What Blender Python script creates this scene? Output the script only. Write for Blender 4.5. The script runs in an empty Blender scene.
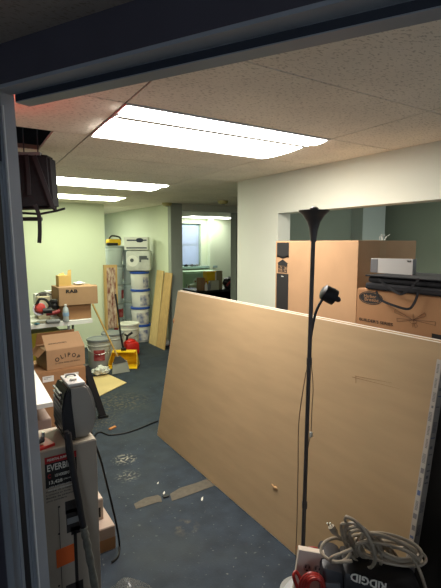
import bpy, bmesh, math, random
from mathutils import Vector, Matrix, Euler
random.seed(7)
R = math.radians
S = bpy.context.scene
C = S.collection
CAMZ = 1.6
F = 442.0
PITCH = math.atan(51 / 442.0)
YAW = R(32.6)
V = Vector
fw = V((math.sin(YAW) * math.cos(PITCH), math.cos(YAW) * math.cos(PITCH), -math.sin(PITCH)))
rt = V((math.cos(YAW), -math.sin(YAW), 0))
up = rt.cross(fw)
EYE = V((0, 0, CAMZ))

def ray(px, py): return fw + rt * (px - 220.5) / F + up * (294 - py) / F
def onx(px, py, x): d = ray(px, py); return EYE + d * (x / d.x)
def ony(px, py, y): d = ray(px, py); return EYE + d * (y / d.y)
def onz(px, py, z): d = ray(px, py); return EYE + d * ((z - CAMZ) / d.z)
def LD(l, d, z): return V((l * math.cos(YAW) + d * math.sin(YAW), -l * math.sin(YAW) + d * math.cos(YAW), z))

# ------------------------------------------------------------------ materials
def lin(c):
    return tuple(((x / 255) / 12.92 if x <= 10 else (((x / 255) + .055) / 1.055) ** 2.4) for x in c) + (1,)
MATS = {}
def mat(name, rgb, rough=.6, metal=0, var=0, scale=20, bump=0, bscale=60, emit=None, estr=0, trans=0, alpha=1, spec=.4, rgb2=None, stretch=(1, 1, 1)):
    if name in MATS: return MATS[name]
    m = bpy.data.materials.new(name); m.use_nodes = True
    nt = m.node_tree; b = nt.nodes['Principled BSDF']
    b.inputs['Base Color'].default_value = lin(rgb)
    b.inputs['Roughness'].default_value = rough
    b.inputs['Metallic'].default_value = metal
    b.inputs['Specular IOR Level'].default_value = spec
    b.inputs['Transmission Weight'].default_value = trans
    b.inputs['Alpha'].default_value = alpha
    tc = nt.nodes.new('ShaderNodeTexCoord'); mp = nt.nodes.new('ShaderNodeMapping')
    mp.inputs['Scale'].default_value = stretch
    nt.links.new(tc.outputs['Object'], mp.inputs['Vector'])
    if var or rgb2:
        n = nt.nodes.new('ShaderNodeTexNoise'); n.inputs['Scale'].default_value = scale
        n.inputs['Detail'].default_value = 5
        nt.links.new(mp.outputs[0], n.inputs['Vector'])
        r = nt.nodes.new('ShaderNodeValToRGB')
        a = lin(rgb)
        lo = tuple(x * (1 - var) for x in a[:3]) + (1,)
        hi = lin(rgb2) if rgb2 else tuple(min(1, x * (1 + var)) for x in a[:3]) + (1,)
        r.color_ramp.elements[0].color = lo; r.color_ramp.elements[1].color = hi
        r.color_ramp.elements[0].position = .35; r.color_ramp.elements[1].position = .65
        nt.links.new(n.outputs['Fac'], r.inputs[0]); nt.links.new(r.outputs[0], b.inputs['Base Color'])
    if bump:
        n2 = nt.nodes.new('ShaderNodeTexNoise'); n2.inputs['Scale'].default_value = bscale
        nt.links.new(mp.outputs[0], n2.inputs['Vector'])
        bp = nt.nodes.new('ShaderNodeBump'); bp.inputs['Strength'].default_value = bump
        bp.inputs['Distance'].default_value = .004
        nt.links.new(n2.outputs['Fac'], bp.inputs['Height']); nt.links.new(bp.outputs[0], b.inputs['Normal'])
    if emit:
        b.inputs['Emission Color'].default_value = lin(emit); b.inputs['Emission Strength'].default_value = estr
    MATS[name] = m
    return m

cardboard = mat('cardboard', (158, 125, 92), .85, var=.05, scale=6, bump=.1, bscale=30)
cardboard2 = mat('cardboard_brown', (152, 112, 76), .85, var=.05, scale=6)
kraft = mat('kraft_paper', (170, 144, 108), .8, var=.045, scale=3, bump=.15, bscale=2, stretch=(1, 1, 6), rgb2=None)
gypsum = mat('gypsum_edge', (222, 216, 205), .8, var=.05, scale=30)
white = mat('white_plastic', (222, 222, 216), .45, var=.03, scale=8)
offwhite = mat('off_white', (200, 198, 188), .6, var=.05, scale=8)
black = mat('black_plastic', (22, 22, 25), .45, var=.1, scale=15)
blackcloth = mat('black_fabric', (20, 20, 24), .9, var=.2, scale=50, bump=.2, bscale=200)
dkgrey = mat('dark_grey_metal', (74, 70, 68), .4, metal=.3)
grey = mat('grey_plastic', (120, 122, 122), .5, var=.05)
silver = mat('silver_plastic', (150, 145, 136), .35, metal=.25)
ink = mat('black_ink', (26, 24, 24), .7)
redink = mat('red_ink', (150, 24, 28), .6)
red = mat('red_plastic', (190, 34, 26), .4, var=.1)
redcable = mat('red_cable', (150, 40, 34), .4)
cable = mat('grey_cable', (148, 136, 118), .5)
blackcable = mat('black_cable', (14, 14, 16), .5)
yellow = mat('yellow_plastic', (222, 178, 20), .45, var=.06)
blue = mat('blue_plastic', (28, 62, 150), .4)
wood = mat('pale_wood', (186, 152, 100), .7, var=.16, scale=5, stretch=(14, 14, .8))
woodsheet = mat('tan_plywood', (204, 180, 124), .75, var=.05, scale=4)
darkwood = mat('brown_wood', (112, 76, 44), .6, var=.2, scale=6, stretch=(10, 10, 1))
orange = mat('orange_sticker', (206, 92, 34), .7)
paper = mat('paper', (218, 216, 210), .8)
tapem = mat('tape_paper', (172, 164, 152), .7)
chrome = mat('chrome', (160, 160, 160), .25, metal=1)

# ------------------------------------------------------------------ geometry
def BM(): return bmesh.new()
def bx(bm, lo, hi, bev=0, rot=None, pivot=None):
    lo = V(lo); hi = V(hi); c = (lo + hi) / 2; s = hi - lo
    r = bmesh.ops.create_cube(bm, size=1)
    vs = r['verts']
    for v in vs: v.co = V((v.co.x * s.x, v.co.y * s.y, v.co.z * s.z)) + c
    if bev:
        es = list({e for v in vs for e in v.link_edges})
        g = bmesh.ops.bevel(bm, geom=es, offset=bev, segments=2, affect='EDGES', profile=.5)
        vs = list({v for f in g['faces'] for v in f.verts} | {v for v in vs if v.is_valid})
    if rot is not None:
        p = V(pivot) if pivot is not None else c
        M = Matrix.Translation(p) @ rot.to_4x4() @ Matrix.Translation(-p)
        for v in vs: v.co = M @ v.co
    return vs
def hexa(bm, a, b, c, d, e):
    """slab: corner loop a,b,c,d extruded by vector e"""
    P = [V(p) for p in (a, b, c, d)]; e = V(e)
    v = [bm.verts.new(p) for p in P] + [bm.verts.new(p + e) for p in P]
    for f in ((0, 1, 2, 3), (7, 6, 5, 4), (0, 4, 5, 1), (1, 5, 6, 2), (2, 6, 7, 3), (3, 7, 4, 0)):
        bm.faces.new([v[i] for i in f])
def prism(bm, pts, e):
    e = V(e); n = len(pts)
    a = [bm.verts.new(V(p)) for p in pts]; b = [bm.verts.new(V(p) + e) for p in pts]
    bm.faces.new(a); bm.faces.new(b[::-1])
    for i in range(n): bm.faces.new([a[i], b[i], b[(i + 1) % n], a[(i + 1) % n]])
def frame_of(d):
    d = d.normalized(); u = d.cross(V((0, 0, 1)))
    if u.length < .05: u = d.cross(V((0, 1, 0)))
    u.normalize(); return u, d.cross(u).normalized()
def tube(bm, pts, r, seg=8, cap=True, flat=None):
    pts = [V(p) for p in pts]; n = len(pts); rings = []
    rr = r if isinstance(r, (list, tuple)) else [r] * n
    u = None
    for i, p in enumerate(pts):
        d = (pts[min(i + 1, n - 1)] - pts[max(i - 1, 0)])
        if d.length < 1e-9: d = V((0, 0, 1))
        d.normalize()
        if u is None: u, w = frame_of(d)
        else:
            u = (u - d * u.dot(d))
            if u.length < 1e-6: u, w = frame_of(d)
            u.normalize(); w = d.cross(u)
        w = d.cross(u)
        k = flat or 1
        rings.append([bm.verts.new(p + (u * math.cos(a) + w * k * math.sin(a)) * rr[i]) for a in [2 * math.pi * j / seg for j in range(seg)]])
    for A, B in zip(rings, rings[1:]):
        for j in range(seg): bm.faces.new([A[j], A[(j + 1) % seg], B[(j + 1) % seg], B[j]])
    if cap:
        bm.faces.new(rings[0][::-1]); bm.faces.new(rings[-1])
def smooth_path(pts, n=8):
    pts = [V(p) for p in pts]; P = [pts[0]] + pts + [pts[-1]]; out = []
    for i in range(1, len(P) - 2):
        for k in range(n):
            t = k / n; a, b, c, d = P[i - 1], P[i], P[i + 1], P[i + 2]
            out.append(.5 * ((2 * b) + (c - a) * t + (2 * a - 5 * b + 4 * c - d) * t * t + (3 * b - a - 3 * c + d) * t ** 3))
    out.append(pts[-1]); return out
def lathe(bm, prof, c=(0, 0, 0), seg=24, axis=None):
    c = V(c); rings = []
    if axis is None: u, w, d = V((1, 0, 0)), V((0, 1, 0)), V((0, 0, 1))
    else:
        d = V(axis).normalized(); u, w = frame_of(d)
    for r, z in prof:
        rings.append([bm.verts.new(c + d * z + (u * math.cos(2 * math.pi * j / seg) + w * math.sin(2 * math.pi * j / seg)) * max(r, 1e-4)) for j in range(seg)])
    for A, B in zip(rings, rings[1:]):
        for j in range(seg): bm.faces.new([A[j], A[(j + 1) % seg], B[(j + 1) % seg], B[j]])
    bm.faces.new(rings[0][::-1]); bm.faces.new(rings[-1])
def blob(bm, c, s, seed=0, amp=.2, sub=3, rot=None):
    from mathutils import noise
    r = bmesh.ops.create_icosphere(bm, subdivisions=sub, radius=1)
    for v in r['verts']:
        k = 1 + amp * noise.noise(v.co * 2.2 + V((seed * 3.1, seed, 0)))
        q = V((v.co.x * s[0], v.co.y * s[1], v.co.z * s[2])) * k
        v.co = V(c) + (rot @ q if rot is not None else q)

def link(name, bm, m, parent=None, smooth=False):
    """bm is in world coordinates; the parent chain has only a location"""
    bmesh.ops.recalc_face_normals(bm, faces=bm.faces[:])
    me = bpy.data.meshes.new(name)
    off = V((0, 0, 0)); p = parent
    while p is not None: off += p.location; p = p.parent
    if parent is None and bm.verts:
        xs = [v.co.x for v in bm.verts]; ys = [v.co.y for v in bm.verts]; zs = [v.co.z for v in bm.verts]
        off = V(((min(xs) + max(xs)) / 2, (min(ys) + max(ys)) / 2, min(zs)))
    for v in bm.verts: v.co -= off
    bm.to_mesh(me); bm.free()
    ms = m if isinstance(m, (list, tuple)) else [m]
    for x in ms: me.materials.append(x)
    if smooth:
        for f in me.polygons: f.use_smooth = True
        try: me.set_sharp_from_angle(angle=R(40))
        except Exception: pass
    o = bpy.data.objects.new(name, me); C.objects.link(o)
    if parent is not None: o.parent = parent
    else: o.location = off
    return o
obj = link
def thing(name, label, cat, loc=(0, 0, 0), group=None):
    o = bpy.data.objects.new(name, None); C.objects.link(o); o.location = V(loc); o.empty_display_size = .05
    o['label'] = label; o['category'] = cat
    if group: o['group'] = group
    return o
def tag(o, label, cat, group=None):
    o['label'] = label; o['category'] = cat
    if group: o['group'] = group
    return o
def struct(name, bm, m):
    o = link(name, bm, m); o['kind'] = 'structure'; return o
def copy_tree(o, parent=None):
    c = o.copy(); C.objects.link(c)
    if parent is not None: c.parent = parent
    for ch in list(o.children): copy_tree(ch, c)
    return c
def text(name, s, m, parent, org, xd, yd, size, width=None, arc=None, depth=.0004, bold=0):
    """lettering centred at org; xd reading direction, yd up direction of the letters"""
    cu = bpy.data.curves.new('t', 'FONT'); cu.body = s; cu.size = size; cu.align_x = 'CENTER'; cu.align_y = 'CENTER'
    cu.extrude = depth; cu.offset = bold; cu.resolution_u = 2
    t = bpy.data.objects.new('t', cu); C.objects.link(t)
    dg = bpy.context.evaluated_depsgraph_get(); dg.update()
    me = bpy.data.meshes.new_from_object(t.evaluated_get(dg))
    bpy.data.objects.remove(t)
    bm = BM(); bm.from_mesh(me); bpy.data.meshes.remove(me)
    xs = [v.co.x for v in bm.verts]; w = (max(xs) - min(xs)) or 1; k = (width / w) if width else 1
    xd = V(xd).normalized(); yd = V(yd).normalized(); nd = xd.cross(yd)
    for v in bm.verts:
        x = v.co.x * k; y = v.co.y
        if arc:
            a = x / arc; x, y = math.sin(a) * (arc + y), math.cos(a) * (arc + y) - arc
        v.co = V(org) + xd * x + yd * y + nd * v.co.z
    return link(name, bm, m, parent)

X, Y, Z = V((1, 0, 0)), V((0, 1, 0)), V((0, 0, 1))
CEIL = 2.19

# ------------------------------------------------------------------ camera
cd = bpy.data.cameras.new('camera'); cam = bpy.data.objects.new('camera', cd); C.objects.link(cam)
cam.location = EYE
cam.matrix_world = Matrix.Translation(EYE) @ Matrix((rt, up, -fw)).transposed().to_4x4()
cd.sensor_fit = 'VERTICAL'; cd.sensor_height = 24; cd.lens = 24 * F / 588; cd.clip_start = .02
S.camera = cam

# ------------------------------------------------------------------ room shell materials
def floor_mat():
    m = mat('worn_blue_grey_floor', (38, 47, 57), .75, var=.22, scale=9, bump=.25, bscale=90, spec=.3)
    nt = m.node_tree; b = nt.nodes['Principled BSDF']; src = b.inputs['Base Color'].links[0].from_socket
    geo = nt.nodes.new('ShaderNodeNewGeometry')
    def layer(src, scale, lo, hi, col, maskpos=None, rad=None, detail=4):
        n = nt.nodes.new('ShaderNodeTexNoise'); n.inputs['Scale'].default_value = scale; n.inputs['Detail'].default_value = detail
        nt.links.new(geo.outputs['Position'], n.inputs['Vector'])
        r = nt.nodes.new('ShaderNodeValToRGB'); r.color_ramp.elements[0].position = lo; r.color_ramp.elements[1].position = hi
        nt.links.new(n.outputs['Fac'], r.inputs[0]); fac = r.outputs[0]
        if maskpos is not None:
            vm = nt.nodes.new('ShaderNodeVectorMath'); vm.operation = 'DISTANCE'; vm.inputs[1].default_value = maskpos
            nt.links.new(geo.outputs['Position'], vm.inputs[0])
            mr = nt.nodes.new('ShaderNodeMapRange'); mr.inputs[1].default_value = rad; mr.inputs[2].default_value = rad * .3
            nt.links.new(vm.outputs['Value'], mr.inputs[0])
            mu = nt.nodes.new('ShaderNodeMath'); mu.operation = 'MULTIPLY'
            nt.links.new(fac, mu.inputs[0]); nt.links.new(mr.outputs[0], mu.inputs[1]); fac = mu.outputs[0]
        mx = nt.nodes.new('ShaderNodeMix'); mx.data_type = 'RGBA'
        nt.links.new(fac, mx.inputs[0]); nt.links.new(src, mx.inputs[6]); mx.inputs[7].default_value = lin(col)
        return mx.outputs[2]
    s = layer(src, 45, .66, .72, (92, 95, 92))
    s = layer(s, 1.6, .5, .75, (52, 59, 62))
    for px, py, rad, sc, col in ((125, 459, .10, 40, (170, 164, 146)), (128, 476, .10, 48, (120, 118, 106)), (185, 527, .09, 14, (86, 80, 70)), (118, 402, .38, 30, (92, 86, 66)), (100, 422, .25, 40, (84, 80, 66))):
        p = onz(px, py, 0); s = layer(s, sc, .5, .64, col, tuple(p), rad)
    nt.links.new(s, b.inputs['Base Color'])
    return m
def ceil_mat(name, rgb, grid=True):
    m = mat(name, rgb, .9, var=.05, scale=3)
    nt = m.node_tree; b = nt.nodes['Principled BSDF']; src = b.inputs['Base Color'].links[0].from_socket
    geo = nt.nodes.new('ShaderNodeNewGeometry')
    # fissures
    mp = nt.nodes.new('ShaderNodeMapping'); mp.inputs['Scale'].default_value = (60, 130, 1); mp.inputs['Rotation'].default_value = (0, 0, .9)
    nt.links.new(geo.outputs['Position'], mp.inputs['Vector'])
    n = nt.nodes.new('ShaderNodeTexNoise'); n.inputs['Scale'].default_value = 1; n.inputs['Detail'].default_value = 3
    nt.links.new(mp.outputs[0], n.inputs['Vector'])
    r = nt.nodes.new('ShaderNodeValToRGB'); r.color_ramp.elements[0].position = .36; r.color_ramp.elements[1].position = .43
    r.color_ramp.elements[0].color = (.68, .66, .64, 1)
    nt.links.new(n.outputs['Fac'], r.inputs[0])
    mx = nt.nodes.new('ShaderNodeMix'); mx.data_type = 'RGBA'; mx.blend_type = 'MULTIPLY'; mx.inputs[0].default_value = 1
    nt.links.new(src, mx.inputs[6]); nt.links.new(r.outputs[0], mx.inputs[7]); out = mx.outputs[2]
    bp = nt.nodes.new('ShaderNodeBump'); bp.inputs['Strength'].default_value = .5; bp.inputs['Distance'].default_value = .003
    nt.links.new(r.outputs[0], bp.inputs['Height']); nt.links.new(bp.outputs[0], b.inputs['Normal'])
    nt.links.new(out, b.inputs['Base Color'])
    return m
wallm = mat('wall_paint_pale', (206, 208, 194), .8, var=.02, scale=2, bump=.05, bscale=20)
mint = mat('wall_paint_mint', (216, 224, 200), .8, var=.02, scale=2)
sage = mat('wall_paint_sage', (146, 154, 138), .8, var=.03, scale=2)
framem = mat('painted_steel_frame', (134, 140, 148), .5, var=.06, scale=5)
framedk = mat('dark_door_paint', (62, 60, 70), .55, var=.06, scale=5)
tbar = mat('ceiling_grid_paint', (176, 166, 150), .6)
ceilm = ceil_mat('ceiling_tile', (238, 228, 214))
slot = mat('ceiling_joint', (120, 108, 94), .9)

# floor
bm = BM(); bx(bm, (-4, -2.5, -.1), (7.5, 11, 0)); struct('floor', bm, floor_mat())

# door wall local frame: n into the room, d to the right
n_ = V((math.cos(R(29.3)), math.sin(R(29.3)), 0)); d_ = V((n_.y, -n_.x, 0))
def W(u, v, z): return n_ * u + d_ * v + Z * z
def slab(bm, u0, u1, v0, v1, z0, z1, lean=0):
    a = [W(u0, v0, z0), W(u1, v0, z0), W(u1, v1, z0), W(u0, v1, z0)]
    hexa(bm, *a, Z * (z1 - z0) + d_ * lean)
# ceiling grid cells
GX0, GW = .715, 1.225
ROWS = [-1.81, -1.2, -.59, .02, .63, 1.24, 1.86, 2.53, 3.08, 3.62, 4.15, 4.75, 5.16, 5.56, 6.16, 6.77, 7.38, 7.99, 8.56, 9.17, 9.78]
K = .05
def shx(bm):
    for v in bm.verts: v.co.x += K * (v.co.y - 1.86)
LIGHTS = [(0, 6), (0, 10), (0, 13)]
FARL = [(3, 18), (2, 5), (0, 16)]
HOLE = (-1, 7)
def cell(i, j): return (GX0 + i * GW, ROWS[j])
bm = BM()
T = .004
for i in range(-4, 6):
    for j in range(len(ROWS) - 1):
        x, y = cell(i, j); y1 = ROWS[j + 1]
        if (i, j) in LIGHTS + FARL: continue
        if (i, j) == HOLE:
            bx(bm, (.53, y + T, CEIL), (x + GW - T, y1 - T, CEIL + .015)); continue
        bx(bm, (x + T, y + T, CEIL), (x + GW - T, y1 - T, CEIL + .015))
shx(bm); struct('ceiling', bm, ceilm)
# joints between the tiles
bm = BM()
for i in range(-4, 7):
    x = GX0 + i * GW; bx(bm, (x - T * .8, ROWS[0], CEIL + .004), (x + T * .8, ROWS[-1], CEIL + .03))
for y in ROWS:
    bx(bm, (GX0 - 4 * GW, y - T * .8, CEIL + .004), (GX0 + 6 * GW, y + T * .8, CEIL + .03))
shx(bm); struct('trim_1', bm, slot)
bm = BM(); bx(bm, (-4.2, -2.5, CEIL + .32), (8, 11, CEIL + .36)); struct('trim_2', bm, mat('plenum_dark', (20, 18, 17), .9))
# walls
bm = BM(); bx(bm, (-4, 6.75, 0), (2.2, 6.87, CEIL)); struct('wall_back', bm, mint)
bm = BM(); bx(bm, (3.0, 6.1, 0), (3.14, 9.3, CEIL)); struct('wall_partition', bm, mint)
bm = BM(); bx(bm, (-1.6, 1.9, 0), (-1.5, 9.3, CEIL)); struct('wall_left', bm, mint)
# far exterior wall with two windows
FY = 9.3
def wall_with_openings(name, y0, y1, x0, x1, ops, m):
    bm = BM(); xs = x0
    for a, b, z0, z1 in sorted(ops):
        bx(bm, (xs, y0, 0), (a, y1, CEIL)); bx(bm, (a, y0, 0), (b, y1, z0)); bx(bm, (a, y0, z1), (b, y1, CEIL)); xs = b
    bx(bm, (xs, y0, 0), (x1, y1, CEIL)); return struct(name, bm, m)
wA = onx(0, 0, 1)
w1l, w1r = 2.62, 3.0
w2l = ony(176, 222, FY).x - .05; w2r = ony(201, 222, FY).x
wall_with_openings('wall_far', FY, FY + .25, -1.6, 7.3, [(2.5, 2.98, 1.05, 2.02), (w2l, w2r, 1.05, 2.06)], mint)
winm = mat('window_glass', (220, 230, 240), .05, trans=1, spec=.5)
wfr = mat('window_frame_paint', (150, 172, 170), .5)
blindm = mat('translucent_blind', (205, 212, 225), .8)
bb = blindm.node_tree.nodes['Principled BSDF']; bb.inputs['Transmission Weight'].default_value = 0
nt = blindm.node_tree; tr = nt.nodes.new('ShaderNodeBsdfTranslucent'); tr.inputs[0].default_value = (.8, .86, 1, 1)
mxs = nt.nodes.new('ShaderNodeMixShader'); mxs.inputs[0].default_value = .6
nt.links.new(bb.outputs[0], mxs.inputs[1]); nt.links.new(tr.outputs[0], mxs.inputs[2]); nt.links.new(mxs.outputs[0], nt.nodes['Material Output'].inputs[0])
for k, (a, b, z0, z1) in enumerate([(2.5, 2.98, 1.05, 2.02), (w2l, w2r, 1.05, 2.06)]):
    bm = BM()
    bx(bm, (a, FY + .08, z0), (a + .04, FY + .14, z1)); bx(bm, (b - .04, FY + .08, z0), (b, FY + .14, z1))
    bx(bm, (a, FY + .08, z1 - .04), (b, FY + .14, z1)); bx(bm, (a, FY + .08, z0), (b, FY + .14, z0 + .04))
    bx(bm, (a, FY + .07, (z0 + z1) / 2 - .02), (b, FY + .13, (z0 + z1) / 2 + .02))
    w = struct('window_%d' % (k + 1), bm, wfr)
    bm = BM(); bx(bm, (a + .04, FY + .1, z0 + .04), (b - .04, FY + .105, z1 - .04)); obj('pane', bm, winm, w)
    bm = BM()
    zz = z1 - .05
    while zz > z0 + .05:
        bx(bm, (a + .045, FY + .045, zz - .023), (b - .045, FY + .048, zz)); zz -= .025
    bl = obj('window_blind', bm, blindm); tag(bl, ['white slatted blind in the narrow window behind the pails', 'white slatted blind in the far window through the doorway'][k], 'blind')
bm = BM(); bx(bm, (w2l - .05, FY - .14, 1.0), (w2r + .38, FY + .0, 1.05)); struct('trim_3', bm, wfr)
# pier beside the far window and end wall of that room
bm = BM(); bx(bm, (w2r + .15, FY - .16, 0), (w2r + .24, FY, CEIL)); struct('trim_4', bm, mint)
bm = BM(); bx(bm, (7.2, 3.6, 0), (7.35, FY, CEIL)); struct('wall_side', bm, mint)
# doorway surround between the rooms (beam and two posts)
pe = mat('grey_post_paint', (150, 156, 148), .6)
bm = BM(); bx(bm, (2.97, 6.02, 0), (3.16, 6.12, CEIL)); struct('trim_5', bm, pe)
px_ = 6.1 * math.tan(YAW + math.atan(12.5 / 442))
bm = BM(); bx(bm, (px_ + .02, 6.04, 0), (px_ + .22, 6.2, CEIL)); bx(bm, (px_ + .1, 6.1, 0), (7.2, 6.2, CEIL)); struct('trim_6', bm, pe)
bm = BM(); bx(bm, (3.0, 6.03, 2.09), (px_ + .1, 6.13, CEIL)); struct('trim_7', bm, wallm)
# right wall with pass-through
WX, WT = 2.5, .14
OY0, OY1, OZ0, OZ1 = .3, 2.99, 1.06, 1.855
bm = BM()
bx(bm, (WX, OY1, 0), (WX + WT, 3.6, CEIL)); bx(bm, (WX, OY0, OZ1), (WX + WT, OY1, CEIL)); bx(bm, (WX, -.9, 0), (WX + WT, OY0, CEIL)); bx(bm, (WX, OY0, 0), (WX + WT, OY1, OZ0))
struct('wall_right', bm, wallm)
bm = BM(); bx(bm, (WX + WT, 3.46, 0), (7.2, 3.6, CEIL)); bx(bm, (4.5, -.9, 0), (4.6, 3.46, CEIL)); struct('wall_sage', bm, sage)
a = ony(355, 240, 3.4).x; b = ony(385, 240, 3.4).x
bm = BM(); bx(bm, (a, 3.3, 0), (a + .38, 3.46, CEIL)); struct('trim_8', bm, mat('pillar_paint', (186, 194, 186), .7))
# pass-through counter carrying the cartons
bm = BM(); bx(bm, (1.735, .32, 1.07), (2.85, 2.5, 1.11), .004); bx(bm, (1.8, .4, 0), (1.83, 2.45, 1.07)); struct('trim_9', bm, mat('counter_laminate', (60, 54, 48), .6))

# door wall
U0, U1 = .91, 1.005
def onw(px, py, u):
    d = ray(px, py); t = u / (d.x * n_.x + d.y * n_.y); p = EYE + d * t
    return p.x * d_.x + p.y * d_.y, p.z
vb, zb = onw(50, 588, U1); vt, zt = onw(15, 112, U1)
lean = (vt - vb) / (zt - zb)
v0 = vb - lean * zb            # at floor
HZ = CAMZ + .43
H2 = CEIL
L = lean * H2
bm = BM(); slab(bm, .955, U1, v0 - .1, v0, 0, H2, L); slab(bm, U0, .955, v0 - .1, v0 - .016, 0, H2, L)
slab(bm, U0 - .025, U0, v0 - .034 - .008, v0 - .022, 0, H2, L); slab(bm, U0 - .014, U0, v0 - .075, v0 - .034, 0, H2, L)
slab(bm, .955, U1, v0, 2.2, HZ, HZ + .05); slab(bm, U0, .955, v0 - .02, 2.2, HZ + .024, HZ + .05)
slab(bm, U0 - .012, U0, v0 - .02, 2.2, HZ + .024, HZ + .034)
slab(bm, U0, U1, 2.2, 2.3, 0, H2)
dr1 = struct('door_1', bm, framem)
def vline(px, py, u):
    v_, z_ = onw(px, py, u); return v_ - lean * z_
bm = BM(); q = vline(19, 320, .953); slab(bm, .9525, .957, q - .003, max(q, v0 - .0145), 0, HZ, lean * HZ); obj('edge_highlight', bm, mat('highlight_paint', (196, 200, 204), .35), dr1)  # pale bead paints in the bright highlight along the jamb edge
bm = BM(); q = vline(5.5, 320, U0 - .018); slab(bm, U0 - .019, U0 - .001, q - .002, q + .0025, 0, HZ, lean * HZ); obj('shade_strip', bm, black, dr1)  # black strip stands in for the shade in the casing groove
bm = BM(); slab(bm, .9545, .9552, v0, 2.2, HZ + .003, HZ + .023); obj('shade_strip', bm, mat('navy_shade', (28, 34, 46), .6), dr1)  # navy strip paints the shadow on the stop face of the header
bm = BM(); slab(bm, U0 - .002, U1 - .004, v0 - .02, 2.2, HZ + .05, H2); slab(bm, U0 - .008, U0 - .002, v0 - .08, 2.2, HZ + .034, H2); slab(bm, U0, U1 - .004, -3.2, v0 - .08, 0, H2); slab(bm, U0, U1 - .004, 2.3, 3.2, 0, H2)
struct('wall_front', bm, framedk)
# near room (where the photographer stands): low plain walls away from the door keep it dim
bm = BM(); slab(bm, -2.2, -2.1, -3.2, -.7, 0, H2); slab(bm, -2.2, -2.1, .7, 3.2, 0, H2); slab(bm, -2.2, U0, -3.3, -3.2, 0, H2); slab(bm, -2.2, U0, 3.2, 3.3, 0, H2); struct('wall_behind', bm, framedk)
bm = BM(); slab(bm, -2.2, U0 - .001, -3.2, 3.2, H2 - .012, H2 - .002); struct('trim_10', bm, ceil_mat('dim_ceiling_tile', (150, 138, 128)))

# ------------------------------------------------------------------ lights
def emis(name, rgb, s):
    return mat(name, (230, 230, 230), .5, emit=rgb, estr=s)
tubeA = emis('lamp_lens_lit', (255, 249, 240), 8)
tubeB = emis('lamp_lens_lit_green', (246, 252, 226), 6)
tubeC = emis('lamp_lens_lit_yellow', (240, 248, 208), 4.2)
tubeD = emis('lamp_lens_lit_far', (246, 250, 236), 4)
fxm = mat('fixture_enamel', (205, 205, 205), .35)
def fobj(n, bm, m, p, smooth=False): shx(bm); return link(n, bm, m, p, smooth)
def fixture(i, j, tm, label):
    x, y = cell(i, j); GH = ROWS[j + 1] - y; t = thing('ceiling_light', label, 'ceiling light', (x + GW / 2 + K * (y - 1.6), y + GH / 2, CEIL), 'fluorescent ceiling lights')
    bm = BM(); z0 = CEIL - .006; g = .004
    bx(bm, (x + g, y + g, z0), (x + GW - g, y + .014, CEIL + .02)); bx(bm, (x + g, y + GH - .014, z0), (x + GW - g, y + GH - g, CEIL + .02))
    bx(bm, (x + g, y + .014, z0), (x + .014, y + GH - .014, CEIL + .02)); bx(bm, (x + GW - .014, y + .014, z0), (x + GW - g, y + GH - .014, CEIL + .02))
    fobj('frame', bm, fxm, t)
    bm = BM(); bx(bm, (x + .01, y + .01, CEIL + .10), (x + GW - .01, y + GH - .01, CEIL + .11))
    for a, b in ((.01, .02), (GH - .02, GH - .01)): bx(bm, (x + .01, y + a, CEIL + .02), (x + GW - .01, y + b, CEIL + .1))
    for a, b in ((.01, .02), (GW - .02, GW - .01)): bx(bm, (x + a, y + .02, CEIL + .02), (x + b, y + GH - .02, CEIL + .1))
    prism(bm, [(x + .02, y + .17, CEIL + .1), (x + .02, y + .17, CEIL - .012), (x + .02, y + .21, CEIL - .012), (x + .02, y + .21, CEIL + .1)], (GW - .04, 0, 0))
    fobj('reflector', bm, fxm, t)
    # curved lit lenses, one narrow and one wide
    for a, b in ((.016, .165), (.212, GH - .016)):
        bm = BM(); n = 8; prev = None; w = (b - a)
        for k in range(n + 1):
            q = k / n; yy = y + a + w * q; zz = CEIL - .002 - math.sin(math.pi * q) ** .5 * .012
            p = (bm.verts.new((x + .015, yy, zz)), bm.verts.new((x + GW - .015, yy, zz)))
            if prev: bm.faces.new([prev[0], p[0], p[1], prev[1]])
            prev = p
        o = fobj('lens', bm, tm, t, smooth=True)
    for yy in (.1, .4):
        for xx in (.016, GW - .03):
            bm = BM(); bx(bm, (x + xx, y + yy - .02, CEIL + .012), (x + xx + .014, y + yy + .02, CEIL + .06)); fobj('lamp_holder', bm, fxm, t)
    return t
fixture(*LIGHTS[0], tubeA, 'large bright fluorescent ceiling light nearest the doorway')
fixture(*LIGHTS[1], tubeB, 'second fluorescent ceiling light, midway down the room')
fixture(*LIGHTS[2], tubeC, 'third fluorescent ceiling light, in front of the mint back wall')
fixture(*FARL[0], tubeD, 'distant fluorescent ceiling light in the room with the far window')
fixture(2, 5, emis('fill_lens_dim', (240, 246, 226), 3), 'added ceiling light brightening the room behind the pass-through, out of sight above its opening')  # unseen fixture, added to brighten the sage room
fixture(0, 16, emis('fill_lens_rear', (246, 250, 228), 7), 'added ceiling light brightening the nook, out of sight behind the mint back wall')  # unseen fixture, added to brighten the nook with the pails
# small emergency lamp on the room side of the door wall (its red light tints the tiles)
p = W(U1 + .02, onw(30, 112, U1)[0] - .42, HZ + .085)
t = thing('warning_lamp', 'small red warning lamp above the doorway throwing a red glow on the tiles', 'lamp', p)
def wl(v, u, z): return p + d_ * v + n_ * u + Z * z
bm = BM(); hexa(bm, wl(-.14, -.018, -.055), wl(.14, -.018, -.055), wl(.14, .02, -.055), wl(-.14, .02, -.055), Z * .1); obj('housing', bm, black, t)
bm = BM(); hexa(bm, wl(-.13, .0205, -.045), wl(.13, .0205, -.045), wl(.13, .024, -.045), wl(-.13, .024, -.045), Z * .08); obj('lamp_lens', bm, emis('red_lit', (255, 30, 20), 7), t)

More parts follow.
